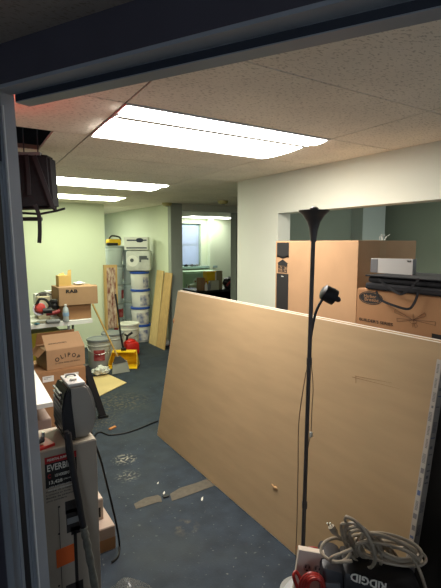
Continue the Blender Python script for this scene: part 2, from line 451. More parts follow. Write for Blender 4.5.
# world
w = bpy.data.worlds.new('world'); S.world = w; w.use_nodes = True
bg = w.node_tree.nodes['Background']; bg.inputs[0].default_value = (.78, .88, 1, 1); bg.inputs[1].default_value = .75

# ------------------------------------------------------------------ drywall sheets leaning on the counter
def px_at(z): return 1.46 + .1736 * z
th = .0127
nrm = V((1, 0, -.1736)).normalized()
names = [('front sheet of gypsum board leaning on the counter, its tan paper face bare', 0, .965, 3.27, 1.205),
         ('middle gypsum sheet, a white edge sandwiched in the leaning stack', 1, .975, 3.262, 1.211),
         ('rearmost gypsum sheet of the stack leaning against the counter', 2, .97, 3.268, 1.203)]
for lab, k, ya, yb, zt_ in names:
    o = nrm * (th * 1.08 * k) + V((0, 0, th * k * .18 + .002))
    a = V((px_at(0), ya, 0)) + o; b = V((px_at(0), yb, 0)) + o; c_ = V((px_at(zt_), yb, zt_)) + o; d = V((px_at(zt_), ya, zt_)) + o
    t = thing('drywall_sheet', lab, 'drywall', (a + b) / 2, 'leaning drywall sheets')
    bm = BM(); g = nrm * .0012; i_ = V((0, .003, 0)); iz = V((.1736, 0, 1)).normalized() * .003
    hexa(bm, a + g, b + g, c_ + g, d + g, nrm * (th - .0012)); obj('core', bm, gypsum, t)
    bm = BM(); hexa(bm, a + i_ + iz, b - i_ + iz, c_ - i_ - iz, d + i_ - iz, nrm * .0012); obj('paper_face', bm, kraft, t)
    if k == 0:
        e0 = V((px_at(.2), ya - .0008, .2)); 
        # printed end tape
        A_ = V((px_at(.03), ya - .0012, .03)) - nrm * .0015; B_ = V((px_at(1.14), ya - .0012, 1.14)) - nrm * .0015
        bm = BM(); hexa(bm, A_, B_, B_ + nrm * .039, A_ + nrm * .039, V((0, -.0006, 0))); tp = obj('end_tape', bm, tapem, t)
        bm = BM(); hexa(bm, A_, B_, B_ + V((0, .022, 0)), A_ + V((0, .022, 0)), -nrm * .0006); obj('end_tape', bm, tapem, t)
        bm = BM(); zz = .3; axis = (B_ - A_).normalized(); random.seed(5); s = .28
        bmb = BM()
        while s < 1.1:
            h = random.choice([.004, .006, .012, .03]); w0 = random.uniform(.002, .012); w1 = random.uniform(.02, .034)
            q = A_ + axis * s + V((0, -.0008, 0))
            if h > .02:
                for m_ in range(8):
                    qq = q + axis * (m_ * .0055); hexa(bm, qq + nrm * .006, qq + nrm * .03, qq + nrm * .03 + axis * .0028, qq + nrm * .006 + axis * .0028, V((0, -.0004, 0)))
                s += .05
            else:
                hexa(bm if random.random() < .7 else bmb, q + nrm * w0, q + nrm * w1, q + nrm * w1 + axis * h, q + nrm * w0 + axis * h, V((0, -.0004, 0)))
            s += h + random.uniform(.01, .04)
        s = .25
        while s < 1.12:
            h = random.choice([.01, .02, .035]); q = A_ + axis * s - nrm * .0006; w0 = random.uniform(.003, .008); w1 = random.uniform(.014, .02)
            if h > .03:
                for m_ in range(7):
                    qq = q + axis * (m_ * .0055); hexa(bm, qq + V((0, w0, 0)), qq + V((0, w1, 0)), qq + V((0, w1, 0)) + axis * .003, qq + V((0, w0, 0)) + axis * .003, -nrm * .0004)
            else: hexa(bm if random.random() < .7 else bmb, q + V((0, w0, 0)), q + V((0, w1, 0)), q + V((0, w1, 0)) + axis * h, q + V((0, w0, 0)) + axis * h, -nrm * .0004)
            s += h + random.uniform(.012, .03)
        obj('tape_print', bm, mat('tape_ink', (112, 110, 110), .7), tp); obj('tape_print', bmb, mat('tape_blue', (84, 98, 132), .6), tp)
        # torn notch on the left edge, scuffs and a stuck blob
        bm = BM(); blob(bm, V((px_at(.95) - .001, 3.262, .955)), (.006, .012, .022), 3, .6, 2); obj('torn_paper', bm, cardboard2, t)
        q = V((0, 0, 0)); dd = ray(276, 488); tt = (1.46 + .1736 * CAMZ) / (dd.x - .1736 * dd.z); q = EYE + dd * tt
        bm = BM(); blob(bm, q - nrm * .004, (.006, .016, .009), 1, .5, 2); tube(bm, [q + V((-.004, .01, .0)), q + V((-.008, .03, .012))], .004); obj('torn_flap', bm, mat('torn_kraft', (190, 150, 104), .8), t)
        def onp(px, py):
            dd = ray(px, py); return EYE + dd * ((1.46 + .1736 * CAMZ) / (dd.x - .1736 * dd.z))
        bm = BM()
        for p0, p1 in (((352, 377), (400, 389)), ((355, 376), (392, 383))):
            tube(bm, [onp(*p0) - nrm * .0003, onp(*p1) - nrm * .0003], [.0012, .0003], 4)
        tube(bm, [onp(356, 376) - nrm * .0003, onp(356, 383) - nrm * .0003], .0014, 4)
        obj('scuff', bm, mat('torn_dark', (120, 92, 62), .9), t)

# ------------------------------------------------------------------ cartons on the counter
def carton(name, label, lo, hi, m, flaps=True, tape=None, group=None, cat='box'):
    lo = V(lo); hi = V(hi); t = thing(name, label, cat, ((lo.x + hi.x) / 2, (lo.y + hi.y) / 2, lo.z), group)
    bm = BM(); bx(bm, lo, hi, .003); obj('carton_body', bm, m, t)
    bm = BM(); mx = (lo.x + hi.x) / 2
    if flaps:
        bx(bm, (lo.x + .002, lo.y + .002, hi.z), (mx - .002, hi.y - .002, hi.z + .003)); obj('flap', bm, m, t)
        bm = BM(); bx(bm, (mx + .002, lo.y + .002, hi.z), (hi.x - .002, hi.y - .002, hi.z + .003)); obj('flap', bm, m, t)
    else: bm.free()
    return t
t = carton('cardboard_box', 'tallest cardboard box on the counter, with a black printed stripe down its far edge', (2.05, 1.73, 1.112), (2.6, 2.47, 1.612), cardboard)
x = 2.0494
def fpatch(bm, y0, y1, z0, z1, x=x, e=-.0006): bx(bm, (x + e, y0, z0), (x, y1, z1))
bm = BM(); yl, yr = 2.455, 2.328
fpatch(bm, yr, yl, 1.50, 1.603); fpatch(bm, yr, yl, 1.13, 1.385); 
prism(bm, [(x - .0006, yr, 1.52), (x - .0006, (yl + yr) / 2, 1.49), (x - .0006, yl, 1.52), (x - .0006, yl, 1.505), (x - .0006, yr, 1.505)], (.0006, 0, 0))
obj('printed_stripe', bm, ink, t)
bm = BM(); mc = (yl + yr) / 2
prism(bm, [(x - .001, mc + .056, 1.458), (x - .001, mc, 1.486), (x - .001, mc - .056, 1.458), (x - .001, mc - .048, 1.454), (x - .001, mc - .048, 1.44), (x - .001, mc + .048, 1.44), (x - .001, mc + .048, 1.454)], (.001, 0, 0))
text('house_emblem_word', 'PROJECT', ink, t, (x - .001, mc, 1.426), -Y, Z, .028, .096, bold=.001); text('house_emblem_word', 'SOURCE', ink, t, (x - .001, mc, 1.402), -Y, Z, .03, .096, bold=.001)
obj('house_emblem', bm, ink, t)
text('lettering', '9004', offwhite, t, (x - .0012, mc, 1.365), -Y, Z, .012)
bm = BM(); bx(bm, (2.24, 1.7292, 1.3), (2.3, 1.7297, 1.615)); bx(bm, (2.24, 1.7297, 1.6155), (2.3, 2.46, 1.6165)); obj('packing_tape', bm, mat('tape', (150, 120, 84), .3), t)
bm = BM()
for k in range(5):
    b_ = V((2.24 + .012 * k, 1.731, 1.615)); tube(bm, [b_, b_ + V((random.uniform(-.02, .02), -.005, .02)), b_ + V((random.uniform(-.04, .04), -.01, .035))], .0018, 5)
obj('torn_tape_end', bm, offwhite, t)

# ceiling fan carton
fx = 1.85; fz = 1.362
fy1 = 1.845 * .845 - .0; fy0 = .985
t = carton('cardboard_box', 'low cardboard box with an oval emblem and a ceiling fan drawing, under the black portfolio', (fx, fy0, 1.112), (fx + .42, fy1, fz), cardboard2)
def fan_at(px, py): return onx(px, py, fx - .0008)
c0 = fan_at(370.5, 298)
bm = BM(); prism(bm, [c0 + V((0, math.cos(a) * .074, math.sin(a) * .034)) for a in [2 * math.pi * k / 28 for k in range(28)]], (.0007, 0, 0)); obj('oval_emblem', bm, ink, t)
bm = BM(); tube(bm, [c0 + V((-.0004, math.cos(a) * .067, math.sin(a) * .029)) for a in [2 * math.pi * k / 28 for k in range(29)]], .0007, 4); obj('emblem_ring', bm, cardboard2, t)
text('emblem_word', 'Harbor', cardboard2, t, c0 + V((-.0004, .004, .008)), -Y, Z, .024, .075); text('emblem_word', 'Breeze', cardboard2, t, c0 + V((-.0004, -.006, -.009)), -Y, Z, .024, .085)
pa, pb = fan_at(359, 319), fan_at(393, 325)
text('lettering', "BUILDER'S SERIES", ink, t, (pa + pb) / 2, -Y, Z, .021, (pa - pb).length * .98, bold=.0002)
hub = fan_at(413, 320)
bm = BM(); th_ = .0012
def line(a, b, r=.0007): tube(bm, [a, b], r, 4)
for dy, dz in ((.1, .03), (.085, -.012), (-.06, .035), (-.11, .0), (-.02, -.03)):
    e = hub + V((0, dy, dz)); off = V((0, dz, -dy)).normalized() * .008
    line(hub, e + off); line(hub, e - off); line(e + off, e - off)
for k in range(12):
    a, b = 2 * math.pi * k / 12, 2 * math.pi * (k + 1) / 12
    line(hub + V((0, math.cos(a) * .018, math.sin(a) * .009 - .008)), hub + V((0, math.cos(b) * .018, math.sin(b) * .009 - .008)))
line(hub + V((0, 0, -.012)), hub + V((0, 0, -.035))); line(hub, hub + V((0, 0, .03)))
obj('fan_drawing', bm, mat('faded_ink', (86, 60, 44), .8), t)
bm = BM(); q = fan_at(437, 337); bx(bm, (fx - .001, q.y - .03, q.z - .008), (fx, q.y + .025, q.z + .012)); obj('printed_block', bm, ink, t)

# folded black portfolio on it
bzt = fz + .004
p0 = onx(366, 290, fx - .01)
t = thing('portfolio_case', 'flat black fabric portfolio case with looped handles lying on the fan box', 'case', (2.0, 1.2, bzt))
yL = onx(365, 285, fx - .01).y; yR = .93
bm = BM(); bx(bm, (fx - .012, yR, bzt), (fx + .36, yL, bzt + .034), .01); bx(bm, (fx - .006, yR + .02, bzt + .037), (fx + .36, yL - .012, bzt + .066), .01); obj('case_body', bm, blackcloth, t)
bm = BM(); bx(bm, (fx - .016, yR, bzt + .067), (fx + .37, yL - .003, bzt + .074), .003); obj('top_flap', bm, blackcloth, t)
def strap(name, pts, parent, w=.011, m=blackcloth, xx=fx - .03):
    P = smooth_path(pts, 6); bm = BM(); L_ = []
    for i, p in enumerate(P):
        dd = (P[min(i + 1, len(P) - 1)] - P[max(i - 1, 0)]).normalized(); s = dd.cross(X)
        if s.length < .1: s = Z
        s = s.normalized() * w / 2
        L_.append([bm.verts.new(p + s), bm.verts.new(p - s), bm.verts.new(p - s + X * .003), bm.verts.new(p + s + X * .003)])
    for A_, B_ in zip(L_, L_[1:]):
        for j in range(4): bm.faces.new([A_[j], A_[(j + 1) % 4], B_[(j + 1) % 4], B_[j]])
    bm.faces.new(L_[0]); bm.faces.new(L_[-1][::-1])
    return obj(name, bm, m, parent)
sx = fx - .03
strap('handle', [onx(378, 279, sx), onx(388, 287, sx), onx(400, 294, sx - .01), onx(409, 289, sx), onx(419, 279, sx)], t)
strap('handle', [onx(376, 291, sx), onx(381, 300, sx), onx(395, 306, sx - .01), onx(408, 309, sx - .01), onx(414, 303, sx), onx(418, 293, sx)], t)
# grey panel standing behind
a = onx(377, 272, 2.0)
t = thing('equipment_box', 'thin pale grey box with a darker end standing behind the portfolio against the tall carton', 'box', (2.02, 1.4, bzt + .075))
ya, yb = onx(370.5, 270, 1.99).y, onx(412.5, 270, 1.99).y; zb_, za = bzt + .075, onx(395, 258.5, 1.99).z
# lies on the case top
bm = BM(); prism(bm, [(1.99, ya, zb_), (1.99, yb, zb_), (1.99, yb, za + .0), (1.99, ya, za - .003)], (.03, 0, 0)); obj('box_body', bm, mat('pale_grey_card', (150, 148, 144), .6), t)
bm = BM(); bx(bm, (1.9885, ya - .045, zb_ + .001), (2.0, ya - .001, za - .007)); obj('box_end', bm, mat('mid_grey_card', (84, 84, 86), .6), t)
text('lettering', 'TELE', ink, t, (1.989, yb + .022, za - .012), -Y, Z, .011, bold=.0004)

# ------------------------------------------------------------------ floor lamp
lx, ly = 1.315, 1.365
t = thing('floor_lamp', 'dark torchiere floor lamp with a reading arm in front of the drywall', 'lamp', (lx, ly, 0))
bm = BM(); lathe(bm, [(.1, 0), (.1, .012), (.088, .02), (.03, .032), (.014, .05)], (lx, ly, 0), 32); obj('base', bm, mat('pale_base', (140, 140, 138), .5), t, True)
top = onz(0, 0, 0)
ZT = 1.655
dx = onx(312.5, 215, lx)
topx = V((lx + .009, ly - .012, ZT))
bm = BM(); tube(bm, [(lx, ly, .045), (lx + .0045, ly - .006, .9), topx], .0092, 10); 
lathe(bm, [(.012, 0), (.012, .03)], (lx + .003, ly - .003, .42), 10); lathe(bm, [(.012, 0), (.012, .03)], (lx + .007, ly - .007, 1.08), 10)
obj('pole', bm, dkgrey, t, True)
bm = BM(); c = topx - Z * .03
lathe(bm, [(.012, -.02), (.014, 0), (.018, .03), (.027, .06), (.044, .088), (.062, .104), (.064, .109), (.058, .106), (.026, .074)], c, 28); obj('bowl_shade', bm, dkgrey, t, True)
bm = BM(); lathe(bm, [(.014, .07), (.02, .085), (.018, .118), (.008, .124)], c, 16); obj('finial', bm, dkgrey, t, True)
# reading arm: stays in the plane facing the camera
rr = V((math.cos(YAW), -math.sin(YAW), 0))
def lp(px, py):
    d = ray(px, py); o = V((lx, ly, 0)); nn = V((math.sin(YAW), math.cos(YAW), 0)); return EYE + d * ((o.dot(nn) - .0) / d.dot(nn))
bm = BM(); tube(bm, smooth_path([lp(307.5, 372), lp(309.5, 350), lp(312, 330), lp(316, 312), lp(322, 300), lp(325, 297)]), .006, 8); obj('arm', bm, black, t, True)
h0, h1 = lp(322, 291), lp(338, 299.5)
ax = (h1 - h0).normalized()
bm = BM(); lathe(bm, [(.022, 0), (.033, .008), (.035, .045), (.034, .062), (.02, .066), (.012, .068), (.012, .08), (.007, .088)], h0, 20, ax); obj('reading_shade', bm, black, t, True)
bm = BM(); tube(bm, smooth_path([lp(310, 352), lp(313, 385), lp(312, 408), lp(311, 432), lp(309, 442), lp(307, 455)]), .0018, 6); 
tube(bm, smooth_path([lp(306, 372), lp(299, 420), lp(298, 470), lp(297, 520), lp(296, 560), V((lx - .06, ly - .05, .03))]), .002, 6); obj('power_cord', bm, mat('brown_cord', (88, 70, 54), .6), t)
bm = BM(); q = lp(311, 434); bx(bm, q - V((.006, .006, .014)), q + V((.006, .006, .01)), .003); obj('cord_switch', bm, offwhite, t)

# ------------------------------------------------------------------ foreground: drum with tool, outlets, cords
dc = LD(.44, 1.49, 0)
DT = .255
t = thing('storage_drum', 'light grey round drum at the bottom edge, carrying the power tool', 'drum', dc)
bm = BM(); lathe(bm, [(.19, 0), (.2, .03), (.205, .22), (.205, .225)], dc, 40); obj('drum_body', bm, mat('pale_grey_tub', (150, 152, 152), .5), t, True)
bm = BM(); lathe(bm, [(.206, .226), (.22, .228), (.222, .245), (.214, DT - .001), (.0, DT - .001)], dc, 40); obj('lid', bm, mat('pale_grey_lid', (162, 164, 165), .5), t, True)
lat = V((math.cos(YAW), -math.sin(YAW), 0)); dep = V((math.sin(YAW), math.cos(YAW), 0))
def Q(px, py, dd=0):
    d = ray(px, py); return EYE + d * ((1.45 + dd) / d.dot(dep))
tc = LD(.47, 1.47, DT)
a_ = R(-8)
lat2 = lat * math.cos(a_) + dep * math.sin(a_); dep2 = Z.cross(lat2)
def TP(l, d, z): return tc + lat2 * l + dep2 * d + Z * z
def tb(bm, l0, l1, d0, d1, z0, z1, bev=.01, zr=None):
    M = Matrix((lat2, dep2, Z)).transposed()
    r = bx(bm, (l0, d0, z0), (l1, d1, z1), bev)
    for v in r:
        if zr is not None and v.co.z > (z0 + z1) / 2: v.co.z += (zr - z1) * (v.co.x - l0) / (l1 - l0)
        v.co = tc + M @ v.co
charc = mat('charcoal_plastic', (50, 50, 54), .45)
t = thing('portable_tool', 'charcoal power tool with upside-down white lettering, lying on the grey drum', 'power tool', tc)
bm = BM(); tb(bm, -.115, -.035, -.1, .06, 0, .25, .022, .235); obj('motor_housing', bm, charc, t, True)
bm = BM(); tb(bm, -.045, .23, -.11, .05, 0, .25, .028, .18); obj('tool_body', bm, black, t, True)
bm = BM(); tb(bm, -.10, -.05, -.108, -.09, .1, .2, .008); obj('vent_cover', bm, mat('grey_panel', (84, 86, 90), .4), t, True)
bm = BM()
for k in range(4): tb(bm, -.092, -.06, -.111, -.105, .12 + k * .017, .128 + k * .017, .001)
obj('vent_slot', bm, black, t)
bm = BM(); tb(bm, -.03, .01, -.116, -.1, .13, .165, .004); obj('battery_latch', bm, mat('gold_plate', (170, 140, 60), .4), t)
bm = BM(); tb(bm, -.02, .045, -.115, -.105, .1, .125, .002); obj('rating_plate', bm, grey, t)
yy = -(Z * .55 + dep2 * .83)
sl2 = (lat2 + Z * -.236).normalized(); up2 = (Z * .8 + dep2 * .6).normalized()
text('lettering', 'RIDGID', offwhite, t, TP(.04, -.1095, .222), -sl2, -(up2 - sl2 * up2.dot(sl2)), .032, .12, bold=.001)
bm = BM(); tube(bm, smooth_path([TP(.2, -.02, .1), TP(.24, -.04, .08), TP(.25, -.06, .04), TP(.2, -.09, .02)]), .02, 10); obj('handle', bm, black, t, True)

# coiled pale cord on the tool
random.seed(12)
def ell(cx, cy, ax, ay, th, dd, n, k):
    out = []
    for i in range(n):
        a = 2 * math.pi * i / n + math.pi
        x_, y_ = ax * math.cos(a), ay * math.sin(a)
        out.append(Q(cx + x_ * math.cos(th) - y_ * math.sin(th), cy + x_ * math.sin(th) + y_ * math.cos(th), dd + .035 * math.sin(a + k * .35) + .02))
    return out
pts = []
for k in range(9):
    pts += ell(358 + 2.9 * k + random.uniform(-1, 1), 543 + 1.5 * k, 27 - .8 * k + random.uniform(-2, 2), 11 + random.uniform(-1.5, 2), R(62 - 3 * k), -.06 + .012 * k, 12, k)
for k in range(8):
    pts += ell(390 + 1.2 * k + random.uniform(-3, 3), 549 + random.uniform(-5, 5), 29 + random.uniform(-7, 4), 11 + random.uniform(-3, 4), R(16 + random.uniform(-12, 14)), -.05 + .014 * k, 12, k + 3)
pts += [Q(404, 548, .0), Q(414, 560, .0), Q(421, 574, -.02), Q(426, 590, -.03)]
lead = [Q(336, 534, 0), Q(342, 539, 0), Q(350, 546, -.02), Q(349, 556, -.05), Q(340, 562, -.07), Q(328, 559, -.06), Q(321, 551, -.03), Q(325, 542, -.01), Q(336, 538, .02), Q(350, 541, .03)]
t = thing('extension_cord', 'pale grey extension cord coiled in many loops on the power tool', 'cord', Q(370, 560))
bm = BM(); tube(bm, smooth_path(lead + pts, 3), .0058, 8); obj('cord_loops', bm, cable, t, True)
bm = BM(); tube(bm, smooth_path([Q(352, 549, -.075), Q(340, 554, -.085), Q(331, 558, -.085), Q(333, 562, -.08), Q(352, 561, -.08)], 5), .0056, 8); obj('cord_loop', bm, cable, t, True)
bm = BM(); q0, q1 = lead[0], Q(331, 526.5, 0)
tube(bm, [q0 - (q1 - q0) * .1, q0, q0 + (q1 - q0) * .3, q1], [.006, .008, .012, .012], 8); pl_ = obj('plug', bm, cable, t, True)
e = (q1 - q0).normalized()
for s_ in (-1, 1):
    bm = BM(); tube(bm, [q1 + lat * .005 * s_, q1 + lat * .005 * s_ + e * .016], .0022, 5); obj('prong', bm, chrome, pl_)

# tall double outlet box with red cable
oc = LD(.303, 1.43, DT)
t = thing('outlet_box', 'pale outlet box with two sockets, tilted on the drum beside red cable', 'outlet', oc)
M = Matrix((lat, dep, Z)).transposed() @ Euler((R(-6), R(7), R(-6))).to_matrix()
def ob(bm, l0, l1, d0, d1, z0, z1, bev=.003):
    r = bx(bm, (l0, d0, z0), (l1, d1, z1), bev)
    for v in r: v.co = oc + M @ v.co
bm = BM(); ob(bm, -.06, .032, -.01, .02, .008, .262); obj('box_body', bm, mat('beige_plastic', (206, 192, 176), .5), t)
for l in (-.023, .012):
    bm = BM(); r0 = oc + M @ V((l, -.0105, .205)); lathe(bm, [(.0135, 0), (.0135, .003), (.012, .004)], r0, 20, M @ V((0, -1, 0))); so = obj('socket', bm, mat('socket_face', (150, 142, 132), .4), t)
    for a0, a1, z0_, z1_ in ((-.008, -.004, .205, .215), (.004, .008, .205, .213), (-.003, .003, .194, .2)):
        bm = BM(); ob(bm, l + a0, l + a1, -.016, -.0135, z0_, z1_, 0); obj('socket_slot', bm, ink, so)
t = thing('red_cable_coil', 'red cable looped around the outlet box on the drum', 'cord', Q(312, 590, -.06))
pts = []
for k in range(4):
    for i in range(12):
        a = 2 * math.pi * i / 12; rr_ = 12 - 1.6 * k
        pts.append(Q(312 + k + rr_ * math.cos(a), 587 - rr_ * 1.15 * math.sin(a), -.075 - .008 * k - .01 * math.sin(a)))
bm = BM(); tube(bm, smooth_path(pts, 3), .006, 7); obj('cable', bm, redcable, t, True)
bm = BM(); tube(bm, smooth_path([Q(301, 556, .07), Q(305, 550, .07), Q(313, 548, .07), Q(321, 551, .07), Q(326, 557, .07)], 5), .006, 7); tube(bm, smooth_path([Q(303, 558, .06), Q(308, 553, .06), Q(316, 553, .06), Q(322, 557, .06)], 5), .006, 7); obj('cable_arc', bm, redcable, t, True)
bm = BM(); tube(bm, smooth_path([Q(300, 593, -.07), Q(296, 584, -.06), Q(293.5, 576, -.05), Q(296, 572, -.04), Q(300, 578, -.05), Q(303, 590, -.07)], 6), .006, 7); obj('cable_end', bm, redcable, t, True)

# brown board beyond the sheets, with a black case added to keep it dark
p = LD(.86, 1.62, 0)
bm = BM(); hexa(bm, LD(.615, 1.275, 0), LD(.648, 1.275, 0), LD(.648, 1.3, 0), LD(.615, 1.3, 0), V((.147, -.094, .75))); o = obj('wood_board', bm, darkwood); tag(o, 'narrow brown wooden board leaning upright at the bottom right edge', 'board')
bm = BM(); q = V((1.84, .5, 0)); 
t = thing('dark_filler', 'tall black case added to darken the space under the counter end', 'case', (1.77, .72, 0))
bm = BM(); bx(bm, (1.66, .5, 0), (1.88, .92, .98), .02); obj('case_body', bm, black, t)
bm = BM(); bx(bm, (1.652, .55, .62), (1.66, .87, .64)); bx(bm, (1.652, .55, .3), (1.66, .87, .32)); obj('rib', bm, black, t)

# ------------------------------------------------------------------ left foreground: tall carton
bxl, bxr, byf, byk, bzt_ = .225, .492, 1.69, 1.90, .82
t = thing('product_carton', 'tall white printed carton with a black and red label beside the door frame', 'box', ((bxl + bxr) / 2, 1.78, 0))
pk = mat('printed_card', (150, 140, 126), .7, var=.04, scale=5)
bm = BM(); bx(bm, (bxl, byf, 0), (bxr, byk, bzt_), .003); obj('carton_body', bm, pk, t)
bm = BM(); bx(bm, (bxl + .003, byf + .003, bzt_), (bxr - .003, byk - .003, bzt_ + .003)); obj('top_flap', bm, mat('card_top', (176, 164, 146), .7), t)
yf = byf - .0006
def fp(px, py): return ony(px, py, yf)
tl, br = fp(45, 459), fp(76, 487)
lz1 = fp(45, 458).z; lz0 = fp(46, 489).z; l0 = fp(45, 470).x; l1 = fp(77, 470).x
bm = BM(); bx(bm, (l0, yf, lz0), (l1, byf, lz1)); lab = obj('black_label', bm, ink, t)
bm = BM(); bx(bm, (l0, yf - .0004, lz1 - .026), (l1, yf, lz1)); obj('red_banner', bm, redink, lab)
lm = (l0 + l1) / 2; lw = l1 - l0
def ft(s, z, sz, wd, m=offwhite, dxx=0, bold=0, par=t): return text('lettering', s, m, par, (lm + dxx, yf - .0009, z), X, Z, sz, wd, bold=bold)
ft('PEDESTAL SUMP PUMP', lz1 - .013, .012, lw * .85, bold=.0003)
ft('EVERBILT', lz1 - .046, .036, lw * .88, bold=.0005)
ft('C', lz1 - .078, .022, .012, redink, -lw * .38, .001); ft('1/3 HORSEPOWER', lz1 - .08, .016, lw * .62, dxx=lw * .1, bold=.0004)
ft('13,428', lz1 - .104, .018, lw * .42, dxx=-lw * .2, bold=.0004); ft('LITERS PER HOUR', lz1 - .103, .008, lw * .4, dxx=lw * .26)
ft('TOP SUCTION DESIGN', lz1 - .122, .007, lw * .8); ft('PROTECTS YOUR BASEMENT', lz1 - .133, .007, lw * .85)
for k, (s, wd) in enumerate((('Pompe de puisard', .1), ('a colonne en fonte', .09), ('Bomba de pedestal', .1), ('para sumidero', .075))):
    text('lettering', s, ink, t, (l0 + wd / 2, yf - .0003, lz0 - .016 - k * .0125), X, Z, .009, wd)
# pump drawing
def fr(bm, px0, py0, px1, py1, e=.0006):
    a = fp(px0, py0); b = fp(px1, py1); bx(bm, (min(a.x, b.x), yf - e + .0006, min(a.z, b.z)), (max(a.x, b.x), byf, max(a.z, b.z)))
bm = BM(); fr(bm, 65, 502, 80, 510); fr(bm, 66, 511, 83, 528); fr(bm, 71, 528, 81, 532); fr(bm, 73.5, 532, 79.5, 600); fr(bm, 66, 586, 84, 600); obj('pump_picture', bm, mat('pump_ink', (38, 34, 32), .6), t)
bm = BM(); a, b = fp(67, 519), fp(79, 521); bx(bm, (a.x, yf - .0012, b.z), (b.x, yf, a.z)); obj('pump_badge', bm, grey, t)
bm = BM(); a, b = fp(58.3, 507), fp(59, 600); bx(bm, (a.x, yf - .0004, b.z), (a.x + .0018, byf, a.z))
for yy in (507, 534, 560, 586):
    q = fp(58.8, yy); lathe(bm, [(.004, 0), (.004, .0008)], (q.x + .001, yf + .0004, q.z), 10, (0, -1, 0))
obj('dimension_line', bm, ink, t)
bm = BM(); a, b = fp(56, 551), fp(74.5, 561); 
hexa(bm, (a.x, yf - .0012, a.z + .002), (b.x, yf - .0012, a.z + .006), (b.x, yf - .0012, b.z + .002), (a.x, yf - .0012, b.z - .003), (0, .0008, 0)); obj('orange_sticker', bm, orange, t)

# black slim stick leaning in front
t = thing('black_wand', 'slim black wand with a plastic-wrapped lower end leaning on the tall carton', 'wand', ony(97, 600, 1.6) * 1)
t.location = V((.5, 1.58, 0))
A_ = ony(67.5, 433, 1.672); A1 = ony(73, 470, 1.668); B_ = ony(84, 530, 1.655); D_ = ony(90, 560, 1.645); E_ = D_ + (D_ - A_) * ((D_.z - .012) / (A_.z - D_.z))
bm = BM(); tube(bm, [A_, A1, B_], [.0135, .013, .0125], 10); obj('tube', bm, black, t, True)
bm = BM(); tube(bm, [ony(66.5, 431, 1.672), ony(68.5, 450, 1.67), ony(70, 461, 1.669)], [.013, .016, .012], 8, flat=.7); obj('grip', bm, black, t, True)
bm = BM(); P = smooth_path([B_ - (B_ - A1) * .05, D_, E_], 10)
tube(bm, P, [.0145 + .0022 * math.sin(i * 2.1) for i in range(len(P))], 9); obj('plastic_wrap', bm, mat('cloudy_wrap', (92, 92, 84), .35, var=.25, scale=40, bump=.6, bscale=60), t, True)

# portable heater on the carton
t = thing('space_heater', 'small silver and black portable heater on top of the tall carton', 'heater', (.385, 1.80, bzt_ + .003))
hz0 = bzt_ + .003
hz1 = hz0 + .245
# profile in X (width), extruded along view-ish direction, curved shell on the right
hz1 = hz0 + .222
hx0, hx1, hy0, hy1 = .372, .492, 1.725, 1.875
prof = [(hx0 + .03, hz0), (hx1 - .01, hz0), (hx1 + .012, hz0 + .05), (hx1 + .016, hz0 + .11), (hx1 + .006, hz0 + .165), (hx1 - .012, hz1 - .012), (hx1 - .03, hz1), (hx0 + .024, hz1)]
bm = BM(); prism(bm, [(a, hy0, b) for a, b in prof], (0, hy1 - hy0, 0))
bmesh.ops.bevel(bm, geom=bm.edges[:], offset=.012, segments=3, affect='EDGES'); obj('shell', bm, silver, t, True)
prof = [(hx0 + .006, hz0 + .004), (hx0 + .05, hz0 + .0), (hx0 + .034, hz1 - .03), (hx0 + .026, hz1 - .004), (hx0 + .012, hz1 - .02), (hx0 - .002, hz0 + .13), (hx0 - .002, hz0 + .06)]
bm = BM(); prism(bm, [(a, hy0 - .008, b) for a, b in prof], (0, hy1 - hy0 + .01, 0)); bmesh.ops.bevel(bm, geom=bm.edges[:], offset=.006, segments=2, affect='EDGES'); obj('front_grille', bm, black, t, True)
bm = BM()
for k in range(9):
    zz = hz0 + .03 + k * .02; bx(bm, (hx0 - .003, hy0 + .01, zz), (hx0 + .004, hy1 - .012, zz + .006))
obj('grille_bar', bm, dkgrey, t)
bm = BM(); bx(bm, (hx0 + .028, hy0 + .006, hz1 - .006), (hx1 - .024, hy1 - .006, hz1 + .007), .006); obj('control_top', bm, mat('pale_top', (196, 192, 186), .4), t, True)
bm = BM(); lathe(bm, [(.014, 0), (.014, .008), (.01, .01)], (hx0 + .06, hy0 + .05, hz1 + .007), 14); obj('dial', bm, offwhite, t, True)
bm = BM(); tube(bm, smooth_path([(hx0 + .04, hy0 + .1, hz1 + .004), (hx0 + .048, hy0 + .105, hz1 + .014), (hx0 + .075, hy0 + .105, hz1 + .014), (hx0 + .083, hy0 + .1, hz1 + .004)]), .004, 6); obj('handle', bm, grey, t, True)
# clutter on the carton
z = bzt_ + .003
bm = BM(); bx(bm, (.24, 1.70, z), (.33, 1.79, z + .012), .003, Euler((0, 0, R(15))).to_matrix()); o = obj('red_packet', bm, red); tag(o, 'flat red packet on the near edge of the tall carton', 'packet')
t = thing('hose_clamp', 'small dark metal fitting lying on the red packet', 'fitting', (.29, 1.73, z + .013))
bm = BM(); tube(bm, [(.27, 1.725, z + .026), (.30, 1.735, z + .028)], .012, 10); obj('fitting_body', bm, dkgrey, t, True)
bm = BM(); tube(bm, [(.30, 1.735, z + .026), (.302, 1.737, z + .055)], .006, 8); obj('fitting_stem', bm, chrome, t, True)
t = thing('tape_roll', 'small white roll standing between red packet and heater', 'roll', (.26, 1.775, z + .012))
bm = BM(); lathe(bm, [(.02, 0), (.022, .002), (.022, .035), (.012, .037), (.012, .03)], (.262, 1.765, z + .014), 16); obj('roll', bm, paper, t, True)

